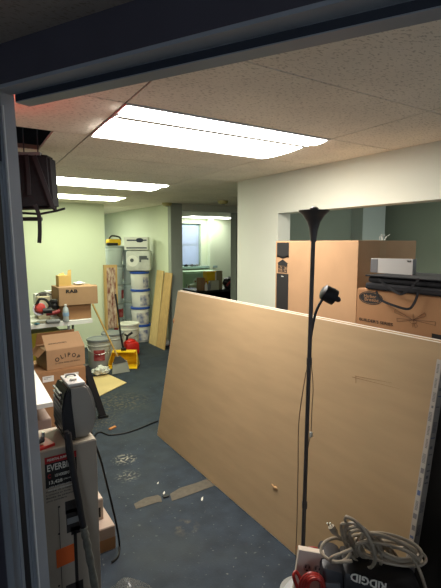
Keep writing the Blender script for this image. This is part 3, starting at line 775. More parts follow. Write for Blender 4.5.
# cartons on the floor behind the tall carton
c3 = onz(112, 541, 0)
t = carton('shoebox', 'lower small white-topped box on the floor behind the tall carton', (.482, 2.12, 0), (.70, 2.56, .13), mat('white_card', (170, 150, 135), .7), True, group='small boxes on the floor')
bm = BM(); bx(bm, (.482, 2.1194, .005), (.70, 2.12, .07)); obj('kraft_side', bm, cardboard2, t)
t2 = carton('shoebox', 'upper small box with black printed end, topmost of the floor pair', (.482, 2.2, .134), (.665, 2.66, .25), mat('pale_card', (186, 170, 155), .7), True, group='small boxes on the floor')
bm = BM(); bx(bm, (.56, 2.1994, .15), (.65, 2.2, .205)); o = obj('printed_end', bm, ink, t2); text('lettering', 'SIZE 10', offwhite, t2, (.605, 2.199, .178), X, Z, .02)
bm = BM(); hexa(bm, (.6, 2.75, .275), (.72, 2.73, .278), (.74, 2.84, .275), (.62, 2.86, .28), (0, 0, .002)); o = obj('paper_slip', bm, paper); 
for v in o.data.vertices: pass
o.location.z = .0012; o.location.x += .03; o.location.y += .35; tag(o, 'loose white paper slip on the floor beside the small boxes', 'paper')
# crumpled clear plastic
from mathutils import noise
bm = BM(); q0 = V((.625, 1.74, 0)); n = 34
vs = []
for i in range(n + 1):
    for j in range(n + 1):
        u_, v_ = i / n - .5, j / n - .5; p = q0 + V((u_ * .25, v_ * .25, 0)); rr_ = math.hypot(u_, v_) * 2
        h = max(0, 1 - rr_ ** 2) * .06 + .05 * abs(noise.noise(p * 13)) * max(0, 1 - rr_ * .8) + .002
        vs.append(bm.verts.new(p + V((.03 * noise.noise(p * 7), .03 * noise.noise(p * 7 + V((5, 0, 0))), h))))
for i in range(n):
    for j in range(n):
        if math.hypot(i / n - .5, j / n - .5) < .5: bm.faces.new([vs[i * (n + 1) + j], vs[(i + 1) * (n + 1) + j], vs[(i + 1) * (n + 1) + j + 1], vs[i * (n + 1) + j + 1]])
loose = [v for v in bm.verts if not v.link_faces]; bmesh.ops.delete(bm, geom=loose, context='VERTS')
cpm = mat('clear_film', (120, 120, 116), .18, bump=1, bscale=45, alpha=.32, spec=.9)
o = obj('plastic_sheet', bm, cpm, None, True); tag(o, 'crumpled clear plastic sheet on the floor at the bottom edge', 'plastic sheet')

# black power cable on floor
pts = [onz(158, 421, .006), onz(150, 424, .006), onz(138, 429, .006), onz(125, 433, .006), onz(110, 435, .006), onz(96, 434, .006)]
bm = BM(); tube(bm, smooth_path(pts + [V((.75, 3.0, .006))]), .006, 7); o = obj('power_cable', bm, blackcable, None, True); tag(o, 'black cable running over the floor towards the drywall corner', 'cable')
pts = [V((.46, 1.885, hz0 + .02)), V((.505, 1.925, hz0 + .01)), ony(99, 455, 2.0), ony(105, 477, 2.08), ony(112, 505, 2.08), ony(117, 528, 2.08), onz(119.5, 545, .012), onz(118, 556, .007), onz(112, 562, .007)]
bm = BM(); tube(bm, smooth_path(pts), .0055, 7); o = obj('heater_cable', bm, blackcable, None, True); tag(o, 'black cable hanging down from the heater beside the tall carton', 'cable')

# white-topped folding table behind heater
ta = onz(53, 402, .74); tb_ = onz(37, 369, .74)
t = thing('folding_table', 'white-topped narrow table half hidden behind the door frame', 'table', (.1, 2.8, 0))
bm = BM(); hexa(bm, (-.45, ta.y - .0, .715), (ta.x, ta.y, .715), (tb_.x - .02, tb_.y, .715), (-.45, tb_.y, .715), Z * .025); obj('tabletop', bm, white, t)
for x_, y_ in ((-.4, 2.5), (.27, 2.48), (-.4, 3.05), (.42, 3.05)):
    bm = BM(); bx(bm, (x_ - .014, y_ - .014, 0), (x_ + .014, y_ + .014, .715)); obj('leg', bm, black, t)
bm = BM(); bx(bm, (-.4, 2.45, .17), (.47, 3.08, .19)); obj('shelf', bm, black, t)
t = carton('small_carton', 'small pinkish carton below the white narrow table', (.31, 2.47, .194), (.475, 2.9, .64), mat('pink_card', (150, 128, 118), .7)); text('lettering', '8', ink, t, (.43, 2.469, .58), X, Z, .03)

# ------------------------------------------------------------------ stacked cartons by sawhorse
lz = .635
p0 = onz(36, 380, lz); yb0 = 3.42
l_, r_ = ony(37, 380, yb0).x, ony(85.5, 368, yb0).x
t = carton('cardboard_box', 'large closed cardboard box with two white stickers under the smaller soda box', (l_, yb0, 0), (r_, yb0 + .4, lz), cardboard2)
for (a0, b0, a1, b1) in ((42.5, 377, 54, 381), (64, 374, 79, 387)):
    bm = BM(); a, b = ony(a0, b0, yb0 - .001), ony(a1, b1, yb0 - .001); bx(bm, (a.x, yb0 - .001, b.z), (b.x, yb0, a.z)); st = obj('sticker', bm, paper, t)
    for k in range(2): 
        bm = BM(); bx(bm, (a.x + .01, yb0 - .0014, a.z - .012 - k * .01), (a.x + (b.x - a.x) * (.8 - .3 * k), yb0 - .001, a.z - .009 - k * .01)); obj('printed_line', bm, ink, st)
# soda carton
yo = 3.46; lz += .004
ol, orr = ony(46, 360, yo).x, ony(85.8, 360, yo).x; oz = ony(60, 349, yo).z
rz = Euler((0, 0, R(6))).to_matrix(); pv = V(((ol + orr) / 2, yo, lz))
def rp(p): return pv + rz @ (V(p) - pv)
t = thing('cardboard_box', 'brown soda box with curved black lettering and a raised flap, topmost of the pair', 'box', pv)
bm = BM(); r = bx(bm, (ol, yo, lz), (orr, yo + .27, oz), .003)
for v in r: v.co = rp(v.co)
obj('carton_body', bm, cardboard, t)
dp = .27
def flap(pts, e, m=cardboard):
    bm = BM(); hexa(bm, *[rp(p) for p in pts], rz @ V(e)); obj('flap', bm, m, t)
flap([(ol, yo + .0, oz), (orr, yo + .0, oz), (orr - .008, yo + .10, oz + .1), (ol - .008 + .01, yo + .10, oz + .1)], (0, .002, .003))
flap([(ol, yo + dp, oz), (orr, yo + dp, oz), (orr, yo + dp - .06, oz + .1), (ol, yo + dp - .06, oz + .1)], (0, .003, 0), cardboard2)
flap([(ol, yo + .02, oz), (ol, yo + dp - .02, oz), (ol - .05, yo + dp - .03, oz - .05), (ol - .05, yo + .03, oz - .05)], (-.003, 0, 0), cardboard2)
xd = rz @ X; fn = rz @ V((0, -1, 0))
cx = (ol + orr) / 2 + .01
text('lettering', 'O L I P O P', ink, t, rp((cx, yo - .001, lz + .098)), xd, Z, .046, .2, arc=.14, bold=.0008)
text('lettering', 'A NEW KIND OF SODA', ink, t, rp((cx, yo - .001, lz + .045)), xd, Z, .014, .19)
q = (rp((ol + .1, yo + .04, oz + .04))); sl = (rp((ol, yo + .1, oz + .1)) - rp((ol, yo, oz))).normalized()
text('lettering', 'REFRIGERATE AFTER OPENING', ink, t, q - (xd.cross(sl)) * -.002, xd, sl, .012, .14)

# folding sawhorse
t = thing('sawhorse', 'black plastic sawhorse with splayed legs beside the stacked boxes', 'sawhorse', (.8, 4.05, 0))
Ft = onz(104, 418, 0); Tt = V((1.0, 4.02, .55)); Tt = ony(86, 366, 3.98)
lg = black
bm = BM(); dn = V((.0, .05, 0))
def beam(bm, a, b, w, d):
    a, b = V(a), V(b); dr = (b - a).normalized(); s = dr.cross(Y).normalized() * w / 2; q = V((0, d, 0))
    hexa(bm, a - s, a + s, b + s, b - s, q)
beam(bm, Tt, Ft + Z * .0, .055, .045); bx(bm, (Ft.x - .045, Ft.y - .005, 0), (Ft.x + .04, Ft.y + .05, .02)); obj('leg', bm, lg, t)
F2 = onz(92, 404, 0)
bm = BM(); beam(bm, Tt + V((-.02, .06, 0)), V((Ft.x - .01, Ft.y + .42, .0)), .05, .04); obj('leg', bm, lg, t)
bm = BM(); m1 = Tt.lerp(Ft, .55); beam(bm, m1 + V((0, .02, 0)), m1 + V((-.36, .02, -.0)), .07, .03); beam(bm, Tt.lerp(Ft, .8) + V((0, .02, 0)), m1 + V((-.12, .02, .05)), .045, .025); obj('brace', bm, lg, t)
bm = BM(); bx(bm, (Tt.x - .62, Tt.y - .0, Tt.z - .05), (Tt.x + .02, Tt.y + .09, Tt.z), .004); obj('top_beam', bm, lg, t)
lx0 = Tt.x - .6
bm = BM(); beam(bm, (lx0, Tt.y, Tt.z - .03), (lx0 - .18, Tt.y - .08, 0), .055, .045); obj('leg', bm, lg, t)
bm = BM(); beam(bm, (lx0, Tt.y + .06, Tt.z - .03), (lx0 - .18, Tt.y + .34, 0), .055, .045); obj('leg', bm, lg, t)

# ------------------------------------------------------------------ shelf table with tools
TZ = .755
ta = onz(92, 318, TZ); tl_ = onz(30, 326.5, TZ)
tx1 = ta.x - .01; ty0 = tl_.y + .03
t = thing('work_table', 'long white-topped work table along the mint wall', 'table', (.6, 5.1, 0))
bm = BM(); hexa(bm, (-.7, ty0 - .05, TZ - .045), (tx1, ty0 + .09, TZ - .045), (tx1, ty0 + .72, TZ - .045), (-.7, ty0 + .72, TZ - .045), Z * .045); obj('tabletop', bm, white, t)
for x_, y_ in ((-.6, ty0 + .04), (tx1 - .27, ty0 + .06), (-.6, ty0 + .65), (tx1 - .08, ty0 + .65)):
    bm = BM(); tube(bm, [(x_, y_, 0), (x_, y_, TZ - .045)], .014, 8); obj('leg', bm, grey, t, True)
def ty(px, py=310, y=None): return ony(px, py, y if y else ty0 + .2)
# cartons on table
def tcart(name, lab, pl, pr, ptop, y, dep_, z0, m, dz=0, **k):
    a, b = ony(pl, ptop, y), ony(pr, ptop, y)
    return carton(name, lab, (a.x, y, z0), (b.x, y + dep_, (a.z + b.z) / 2), m, **k), a, b
yr = ty0 + .14
t, a, b = tcart('cardboard_box', 'open cardboard box on the work table under the lettered one', 64, 91, 304.5, yr, .38, TZ + .001, cardboard2, flaps=False)
zt1 = (a.z + b.z) / 2 + .001
t, a, b = tcart('cardboard_box', 'wide cardboard box with black lettering on its side, topmost on the work table', 58.5, 97.5, 287, yr - .04, .36, zt1, cardboard, flaps=False)
zt2 = (a.z + b.z) / 2
text('lettering', 'RAB', ink, t, (a.x + .135, yr - .0412, zt2 - .045), X, Z, .05, .125, bold=.002)
bm = BM(); hexa(bm, (a.x, yr - .04, zt2), (b.x, yr - .04, zt2), (b.x - .01, yr - .01, zt2 + .016), (a.x + .01, yr - .01, zt2 + .016), (0, .003, 0)); obj('flap', bm, cardboard, t)
# small open box
t = thing('cardboard_box', 'small open cardboard box with raised flaps behind the lettered box', 'box', (a.x + .05, yr + .1, zt2))
zs = zt2 + .002; sa, sb = ony(58.5, 275, yr + .06), ony(71, 275, yr + .06); zz = ony(60, 276, yr + .06).z
bm = BM(); bx(bm, (sa.x, yr + .06, zs), (sb.x, yr + .2, zz)); obj('carton_body', bm, mat('yellow_card', (196, 160, 92), .8), t)
bm = BM(); hexa(bm, (sb.x - .04, yr + .06, zz), (sb.x, yr + .06, zz), (sb.x + .005, yr + .07, zz + .065), (sb.x - .03, yr + .07, zz + .06), (0, .003, 0)); obj('flap', bm, MATS['yellow_card'], t)
bm = BM(); hexa(bm, (sa.x, yr + .06, zz), (sa.x + .07, yr + .06, zz), (sa.x + .06, yr + .09, zz + .035), (sa.x + .01, yr + .09, zz + .02), (0, .003, 0)); obj('flap', bm, MATS['yellow_card'], t)
bm = BM(); blob(bm, (sb.x + .09, yr + .08, zt2 + .03), (.07, .05, .022), 4, .4, 2); o = obj('crumpled_cloth', bm, paper, None, True); tag(o, 'small crumpled white cloth on top of the lettered cardboard box', 'cloth')
# white boxes behind tools
for k, (pl, pr, pt, yy_, lab, m) in enumerate([(35, 42, 294, .5, 'narrow white box at the left end of the work table', white), (46, 57.5, 291, .5, 'white box with a dark corner print behind the red saws', white), (38, 50, 297, .35, 'tan and white box behind the red circular saw', mat('tan_white', (190, 176, 150), .7))]):
    t, a, b = tcart('small_box', lab, pl, pr, pt, ty0 + yy_, .12, TZ + .001, m, flaps=False)
    if k == 1:
        bm = BM(); bx(bm, (b.x - .04, ty0 + yy_ - .001, b.z - .03), (b.x - .005, ty0 + yy_, b.z - .01)); obj('print', bm, ink, t)
    if k == 0:
        bm = BM(); lathe(bm, [(.014, 0), (.014, .001)], ((a.x + b.x) / 2, ty0 + yy_, a.z - .09), 10, (0, -1, 0)); obj('print', bm, red, t)
bm = BM(); q = ony(43, 293, ty0 + .5); tube(bm, smooth_path([ony(36, 296, ty0 + .47), ony(40, 293, ty0 + .47), ony(45, 292.5, ty0 + .47), ony(52, 295, ty0 + .47)], 5), .007, 6); bx(bm, ony(40, 297, ty0 + .45) , ony(46, 292.5, ty0 + .49) , .004)
o = obj('spray_gun', bm, dkgrey); tag(o, 'dark green-grey hand tool lying across the white boxes', 'tool')
# circular saw (red)
def tp(px, py, dy=.12): return ony(px, py, ty0 + dy)
t = thing('circular_saw', 'red and black circular saw on the work table', 'power tool', tp(40, 320))
t.location.z = TZ
c = tp(40, 308, .14)
bm = BM(); lathe(bm, [(.045, 0), (.052, .01), (.052, .025), (.04, .04), (.015, .045)], c, 20, (0, -1, .2)); obj('blade_guard', bm, mat('saw_red', (176, 54, 46), .5), t, True)
bm = BM(); lathe(bm, [(.07, -.004), (.07, 0)], c + V((.0, .01, -.012)), 24, (0, -1, .2)); obj('blade', bm, chrome, t)
bm = BM(); tube(bm, smooth_path([tp(37, 304, .12), tp(40, 299, .12), tp(46, 300, .12), tp(50, 306, .12), tp(46, 311, .12)]), .014, 8); obj('handle', bm, black, t, True)
bm = BM(); q = V((c.x, c.y, TZ)); bx(bm, q + V((-.09, -.08, 0)), q + V((.1, .06, .006))); obj('sole_plate', bm, chrome, t)
bm = BM(); tube(bm, [c + V((.02, -.04, -.03)), c + V((.11, -.05, -.03))], .03, 12); obj('motor', bm, black, t, True)
t = thing('power_drill', 'black and red cordless drill lying beside the circular saw', 'power tool', tp(55, 320)); t.location.z = TZ
bm = BM(); tube(bm, [tp(49, 304, .24), tp(52, 302, .22), tp(57, 302, .2), tp(60, 303, .2)], [.02, .035, .035, .02], 10); blob(bm, tp(55, 306, .2), (.05, .04, .04), 3, .3, 2); obj('drill_body', bm, black, t, True)
bm = BM(); tube(bm, [tp(46, 314, .1), tp(54, 313, .1), tp(60, 311, .1)], .022, 10); obj('drill_grip', bm, mat('dark_red', (120, 24, 26), .5), t, True)
bm = BM(); bx(bm, V((tp(46, 318, .06).x, ty0 + .03, TZ)), V((tp(60, 318, .06).x, ty0 + .1, TZ + .035)), .012); obj('battery', bm, grey, t, True)
t = thing('water_bottle', 'clear plastic bottle standing at the near side of the boxes on the work table', 'bottle', tp(66, 319, .05)); t.location.z = TZ
q = V((tp(66, 319, .08).x, ty0 + .08, TZ)); 
bm = BM(); lathe(bm, [(.03, 0), (.033, .01), (.031, .05), (.033, .1), (.028, .14), (.012, .165), (.012, .172)], q, 16); obj('bottle_body', bm, mat('bottle_clear', (185, 195, 195), .15, alpha=.75), t, True)
bm = BM(); lathe(bm, [(.014, .172), (.014, .188)], q, 12); obj('cap', bm, white, t, True)
bm = BM(); lathe(bm, [(.0335, .06), (.0335, .1)], q, 16); obj('bottle_label', bm, mat('pale_blue', (130, 160, 190), .5), t, True)
bm = BM(); q = V((tp(37, 321, .0).x, ty0 - .0, TZ)); blob(bm, q + V((0, .02, .012)), (.03, .02, .012), 1, .3, 2); o = obj('small_battery_pack', bm, mat('teal', (40, 90, 100), .5), None, True); tag(o, 'small teal lump at the near edge of the work table', 'tool part')
# things below the table
bm = BM(); y_ = 4.98; a, b = ony(38, 333, y_), ony(62, 333, y_); bx(bm, (a.x - .3, y_, 0), (b.x, y_ + .4, a.z), .01)
o = obj('storage_tote', bm, mat('yellow_tote', (150, 136, 30), .5)); tag(o, 'dull yellow tote under the work table behind the soda box', 'tote')
bm = BM(); a, b = ony(64, 333, 4.95), ony(76, 333, 4.95); bx(bm, (a.x, 4.95, 0), (b.x, 5.2, a.z), .01); o = obj('dark_tote', bm, mat('dark_green', (40, 46, 40), .6)); tag(o, 'dark tote deep under the work table', 'tote')

# ------------------------------------------------------------------ pails
def pail(h, r, body, lidm, label=None, lidh=.03, handle=True, name='paint_bucket', rings=True):
    t = thing(name, 'x', 'bucket', (0, 0, 0))
    bm = BM(); lathe(bm, [(r * .88, 0), (r * .9, .005), (r * .97, h * .72), (r * .98, h - lidh)], (0, 0, 0), 28)
    if rings: lathe(bm, [(r * 1.0, h * .76), (r * 1.03, h * .77), (r * 1.03, h * .79), (r * 1.0, h * .8)], (0, 0, 0), 28)
    obj('bucket_body', bm, body, t, True)
    bm = BM(); lathe(bm, [(r * 1.02, h - lidh), (r * 1.06, h - lidh + .004), (r * 1.06, h - .006), (r * 1.02, h), (r * .9, h), (r * .88, h - .008), (0, h - .008)], (0, 0, 0), 28); obj('lid', bm, lidm, t, True)
    if handle:
        bm = BM(); tube(bm, [(r * 1.0 * math.cos(a), -r * 1.04 * abs(math.sin(a)) * 1 - .004, h * .8 - r * .75 * abs(math.sin(a))) for a in [math.pi * k / 12 for k in range(13)]], .0028, 5); obj('handle', bm, chrome, t, True)
    if label:
        lm_, z0, z1, w_ = label
        bm = BM(); n = 8; pr = None
        for k in range(n + 1):
            a = -math.pi / 2 - w_ + 2 * w_ * k / n
            p = [bm.verts.new((r * .985 * math.cos(a), r * .985 * math.sin(a), z0)), bm.verts.new((r * .99 * math.cos(a), r * .99 * math.sin(a), z1))]
            if pr: bm.faces.new([pr[0], p[0], p[1], pr[1]])
            pr = p
        obj('label', bm, lm_, t, True)
    return t
def place(t, x, y, z, lab, group=None, rot=0):
    t.location = (x, y, z); t.rotation_euler.z = rot; t['label'] = lab
    if group: t['group'] = group
    return t
redlab = mat('red_label', (170, 44, 50), .5, var=.25, scale=14, rgb2=(196, 110, 104))
bk = onz(97, 369, 0)
fc = R(-25)
b1 = pail(.37, .15, mat('pail_white', (196, 196, 186), .45), mat('lid_grey', (128, 132, 134), .45), (redlab, .1, .24, .48))
place(b1, bk.x + .08, bk.y + .14, 0, 'white bucket with grey lid and red label beside the stacked boxes', 'grey-lidded buckets', R(-18))
b2 = copy_tree(b1); place(b2, bk.x + .36, bk.y + .42, 0, 'grey-lidded bucket half hidden behind the red-labelled one and the broom', 'grey-lidded buckets', R(-200))
wp = onz(121, 352, 0)
b3 = pail(.41, .15, mat('pail_white2', (214, 214, 200), .45), mat('lid_white', (214, 214, 204), .45)); place(b3, 2.37, 6.27, 0, 'plain white bucket behind the dustpan handle')
# blue-lidded stack
sp = V((2.76, 6.74, 0))
blab = mat('blue_white_label', (60, 84, 150), .5, var=.2, scale=9, rgb2=(214, 210, 205))
b4 = pail(.285, .15, mat('pail_white3', (222, 222, 216), .45), mat('lid_blue', (36, 74, 160), .45), (blab, .03, .2, .75), .035, rings=False, handle=False)
labs = ['bottom blue-lidded tub of the front column', 'second blue-lidded tub from the floor in the front column', 'third blue-lidded tub from the floor in the front column', 'topmost blue-lidded tub, just under the grey-white bag']
for k in range(4):
    b = b4 if k == 0 else copy_tree(b4)
    place(b, sp.x + random.uniform(-.01, .01), sp.y, .2855 * k + .001 * k, labs[k], 'stacked blue-lidded tubs', R(-25 + 22 * k))
zt = .2855 * 4 + .006
t = thing('joint_compound_box', 'squat white and grey box with round print on the blue-lidded tubs', 'box', (sp.x, sp.y, zt))
cwm = mat('bagged_card', (196, 198, 192), .5, var=.1, scale=14)
bm = BM(); bx(bm, (sp.x - .2, sp.y - .15, zt), (sp.x + .19, sp.y + .15, zt + .34), .05, Euler((0, 0, R(-30))).to_matrix()); obj('box_body', bm, cwm, t, True)
rz3 = Euler((0, 0, R(-30))).to_matrix(); n3 = rz3 @ V((0, -1, 0)); x3 = rz3 @ X
cc = V((sp.x, sp.y + .005, zt))
def bq(l, z): return cc + x3 * l + n3 * .156 + Z * z
bm = BM(); lathe(bm, [(.09, 0), (.09, .002)], bq(-.09, .17), 20, n3); obj('round_print', bm, white, t)
bm = BM(); lathe(bm, [(.03, 0), (.03, .003)], bq(-.1, .18), 14, n3); q = bq(.09, .22)
for l, z_, w_, h_ in ((.09, .22, .05, .03), (.03, .2, .015, .05), (.15, .2, .01, .015)):
    q = bq(l, z_); hexa(bm, q - x3 * w_ - Z * h_, q + x3 * w_ - Z * h_, q + x3 * w_ + Z * h_, q - x3 * w_ + Z * h_, n3 * .002)
obj('dark_print', bm, mat('dim_ink', (80, 84, 90), .6), t)
zt += .345
t = thing('shipping_box', 'pale box with dark stripes and an oval mark, topmost above the tubs', 'box', (sp.x, sp.y, zt))
bm = BM(); bx(bm, (sp.x - .22, sp.y - .13, zt), (sp.x + .15, sp.y + .15, zt + .2), .004, Euler((0, 0, R(-30))).to_matrix()); obj('box_body', bm, white, t)
cc = V((sp.x - .035, sp.y + .01, zt)); 
def bq(l, z): return cc + x3 * l + n3 * .1405 + Z * z
bm = BM()
for l0_, l1_, z_ in ((-.14, .17, .15), (-.15, .17, .03)):
    hexa(bm, bq(l0_, z_ - .01), bq(l1_, z_ - .01), bq(l1_, z_ + .01), bq(l0_, z_ + .01), n3 * .001)
obj('stripe', bm, mat('navy_ink', (34, 40, 66), .6), t)
bm = BM(); prism(bm, [bq(.06, .15) + n3 * .001 + x3 * math.cos(a) * .06 + Z * math.sin(a) * .035 for a in [2 * math.pi * k / 20 for k in range(20)]], n3 * .001); obj('oval_mark', bm, MATS['navy_ink'], t)
# grey column behind-left
gp = V((2.38, 6.98, 0)); gp = V((2.48, 7.16, 0))
b5 = pail(.31, .145, mat('pail_grey', (186, 196, 192), .5), mat('lid_palegrey', (150, 160, 158), .5), (redlab, .06, .2, .4), rings=True, handle=False)
glabs = ['lowest pale grey pail of the column behind the blue-lidded tubs', 'second pale grey pail up in the rear column', 'third pale grey pail up in the rear column', 'fourth pale grey pail up in the rear column', 'topmost pale grey pail, under the yellow tool case']
for k in range(5):
    b = b5 if k == 0 else copy_tree(b5); place(b, gp.x, gp.y, .3105 * k, glabs[k], 'pale grey pails in the rear column', R(30 * k - 10))
bpl = pail(.31, .145, mat('pail_grey2', (170, 182, 186), .5), MATS['lid_palegrey'], (mat('blue_lab', (70, 100, 170), .5, var=.1, rgb2=(190, 200, 205)), .16, .24, .6), handle=False)
for k in range(5):
    b = bpl if k == 0 else copy_tree(bpl)
    place(b, gp.x + .31, gp.y + .06, .3105 * k, ['bottom', 'second', 'third', 'fourth', 'topmost'][k] + ' blue-grey pail of the column between the tubs and grey pails', 'blue-grey pails in the middle column', R(40 * k))
t = thing('yellow_tool_case', 'small yellow and black tool on top of the rear grey pails', 'tool', (gp.x, gp.y, 1.556))
zc = 1.555
bm = BM(); bx(bm, (gp.x - .12, gp.y - .1, zc), (gp.x + .1, gp.y + .06, zc + .11), .03); obj('tool_body', bm, yellow, t, True)
bm = BM(); bx(bm, (gp.x - .14, gp.y - .11, zc), (gp.x + .04, gp.y - .02, zc + .05), .015); tube(bm, smooth_path([(gp.x - .1, gp.y - .05, zc + .1), (gp.x - .05, gp.y - .06, zc + .16), (gp.x + .08, gp.y - .05, zc + .14), (gp.x + .1, gp.y - .05, zc + .08)]), .014, 8); obj('tool_trim', bm, black, t, True)

# leaning planks by the partition
for ya_, yb_, h_, m_, lab in ((6.225, 6.51, 1.17, mat('pale_wood2', (200, 172, 118), .7, var=.1, scale=5, stretch=(14, 14, .8)), 'left plank of pale plywood leaning beside the tubs'),
        (5.93, 6.215, 1.15, wood, 'right plank of streaked plywood leaning at the partition end')):
    bm = BM(); hexa(bm, (2.79, ya_, 0), (2.79, yb_, 0), (2.945, yb_ - .02, h_), (2.945, ya_ + .02, h_), (.014, 0, 0)); o = obj('plywood_plank', bm, m_); tag(o, lab, 'plank', 'leaning plywood planks')
bm = BM(); q = onz(166, 347, 0); blob(bm, q + V((.05, .06, .05)), (.04, .04, .05), 2, .3, 2); o = obj('plaster_scrap', bm, paper, None, True); tag(o, 'white scrap on the floor at the foot of the plywood planks', 'scrap')
# insulation batt
a, b = V((2.1, 6.6, 0)), V((2.3, 6.6, 0)); yb_ = 6.5
l_, r_ = ony(105.5, 300, yb_).x, ony(118, 300, yb_).x; zt_ = ony(110, 265, yb_).z
t = thing('insulation_batt', 'upright red and white mottled panel in a wooden frame at the wall corner', 'insulation', ((l_ + r_) / 2, yb_, 0))
bm = BM(); bx(bm, (l_ + .02, yb_, .3), (r_ - .02, yb_ + .06, zt_ - .03), .01); obj('mottled_face', bm, mat('red_mottle', (132, 60, 50), .9, var=.3, scale=16, rgb2=(206, 186, 166), stretch=(1.6, 1, .6)), t)
bm = BM(); bx(bm, (l_, yb_ + .0, 0), (l_ + .03, yb_ + .07, zt_)); bx(bm, (r_ - .03, yb_, .3), (r_, yb_ + .07, zt_)); bx(bm, (l_ + .03, yb_, zt_ - .04), (r_ - .03, yb_ + .07, zt_)); obj('frame', bm, wood, t)

# ------------------------------------------------------------------ dustpan, broom, red jug, floor sheet, cloth
dpp = onz(124, 371, 0)
t = thing('dustpan', 'yellow upright dustpan with a long black handle', 'dustpan', dpp + V((.05, .1, 0)))
cx_, cy_ = dpp.x + .06, dpp.y + .17
rz4 = Euler((0, 0, R(-30))).to_matrix(); o4 = V((cx_, cy_, 0))
def D4(x, y, z): return o4 + rz4 @ V((x, y, z))
bm = BM(); hw = .185
def wallq(pts, e): hexa(bm, *[D4(*p) for p in pts], rz4 @ V(e))
wallq([(-hw, -.1, .004), (hw, -.1, .004), (hw, .14, .004), (-hw, .14, .004)], (0, 0, .006))
wallq([(-hw, .14, .004), (hw, .14, .004), (hw * .85, .1, .2), (-hw * .85, .1, .2)], (0, .008, 0))
wallq([(-hw, -.1, .004), (-hw, .14, .004), (-hw * .85, .1, .2), (-hw * .98, -.04, .1)], (.006, 0, 0))
wallq([(hw, -.1, .004), (hw, .14, .004), (hw * .85, .1, .2), (hw * .98, -.04, .1)], (-.006, 0, 0))
wallq([(-hw * .85, .1, .2), (hw * .85, .1, .2), (hw * .8, .0, .19), (-hw * .8, .0, .19)], (0, 0, .006))
obj('pan', bm, yellow, t)
bm = BM(); tube(bm, [D4(-.01, .09, .19), ony(120.5, 335, cy_ + .1), ony(118, 312, cy_ + .12), ony(115.5, 294, cy_ + .14)], .012, 8); obj('handle', bm, black, t, True)
bm = BM(); bx(bm, D4(-.01, .07, .2) - V((.03, .02, .015)), D4(-.01, .07, .2) + V((.03, .02, .04)), .008); obj('handle_socket', bm, black, t)
bp_ = onz(120, 374, 0)
t = thing('broom', 'broom with a pale wooden handle and grey angled bristles in front of the dustpan', 'broom', bp_)
ya_ = bp_.y + .06
bm = BM(); hexa(bm, ony(112.5, 374.5, bp_.y), ony(130, 371.5, bp_.y + .03), ony(127, 361, bp_.y + .08), ony(113, 364, bp_.y + .06), V((.01, .05, 0))); obj('bristles', bm, mat('grey_bristles', (140, 140, 130), .9, bump=.8, bscale=150), t)
bm = BM(); hexa(bm, ony(113.5, 364.5, bp_.y + .05), ony(127, 361.5, bp_.y + .07), ony(121, 356.5, bp_.y + .09), ony(116, 357, bp_.y + .08), V((.005, .045, 0))); obj('broom_head', bm, mat('dark_socket', (64, 62, 60), .6), t)
bm = BM(); hA, hB = ony(118.3, 358, bp_.y + .1), ony(92.5, 304, bp_.y + .1); hB = ony(92.5, 304, ty0 + .76 if False else bp_.y + .2)
tube(bm, [hA, hB], .0115, 8); obj('handle', bm, mat('blond_wood', (206, 168, 100), .6), t, True)
jp = onz(129, 352, 0)
t = thing('fuel_jug', 'red plastic jug with a black spout behind the dustpan', 'jug', (2.27, 5.94, 0))
jc = V((2.27, 5.94, 0))
bm = BM(); bx(bm, jc + V((-.105, -.1, 0)), jc + V((.105, .1, .2)), .05); blob(bm, jc + V((-.01, 0, .19)), (.09, .07, .05), 2, .1, 2); obj('jug_body', bm, red, t, True)
bm = BM(); tube(bm, [jc + V((-.06, 0, .22)), jc + V((-.05, 0, .28)), jc + V((.02, -.02, .33))], .018, 8); tube(bm, [jc + V((-.05, 0, .28)), jc + V((-.09, 0, .31))], .012, 8); obj('spout', bm, black, t, True)
bm = BM(); q = [onz(88, 402, .003), onz(83, 379, .003), onz(108, 374.5, .003), onz(126.5, 383, .003)]; hexa(bm, q[0], q[3], q[2], q[1], Z * .006)
o = obj('plywood_offcut', bm, woodsheet); tag(o, 'pale tan board lying flat on the floor by the broom', 'board')
bm = BM(); q = onz(101, 374, .02); blob(bm, q + V((0, .0, .045)), (.11, .08, .045), 6, .7, 3); o = obj('rag', bm, mat('speckled_rag', (205, 205, 195), .8, var=.4, scale=30), None, True); tag(o, 'white speckled rag on the floor in front of the red-labelled bucket', 'rag')
bm = BM(); q = onz(112.5, 428.5, 0); bx(bm, q + V((-.035, -.012, .0005)), q + V((.035, .012, .012)), .001, Euler((0, 0, R(25))).to_matrix()); o = obj('wood_chip', bm, mat('orange_wood', (186, 122, 66), .7)); tag(o, 'small orange wood chip on the floor near the black cable', 'wood chip')
# floor tape strip & scraps
bm = BM(); tpz = .0015
def strip(ptsA, ptsB):
    a = [bm.verts.new(onz(x, y, tpz)) for x, y in ptsA]; b = [bm.verts.new(onz(x, y, tpz)) for x, y in ptsB]
    for i in range(len(a) - 1): bm.faces.new([a[i], a[i + 1], b[i + 1], b[i]])
strip([(134, 504), (145, 498), (158, 495), (161, 497)], [(136, 509), (146, 506), (158, 502), (162, 502)])
strip([(170, 494), (180, 488), (196, 483), (212, 477)], [(172, 501), (184, 497), (200, 491), (219, 484)])
g = bmesh.ops.extrude_face_region(bm, geom=bm.faces[:])
for v in [x for x in g['geom'] if isinstance(x, bmesh.types.BMVert)]: v.co.z += .001
o = obj('tape_strip', bm, mat('brown_tape', (84, 77, 66), .7, var=.15, scale=30)); tag(o, 'worn brown tape strip stuck across the floor by the drywall', 'tape')
bm = BM(); q = onz(166, 497, .0); bx(bm, q + V((-.02, -.012, .003)), q + V((.02, .012, .01)), .002); o = obj('black_clip', bm, black); tag(o, 'small black scrap lying in the gap of the floor tape', 'scrap')
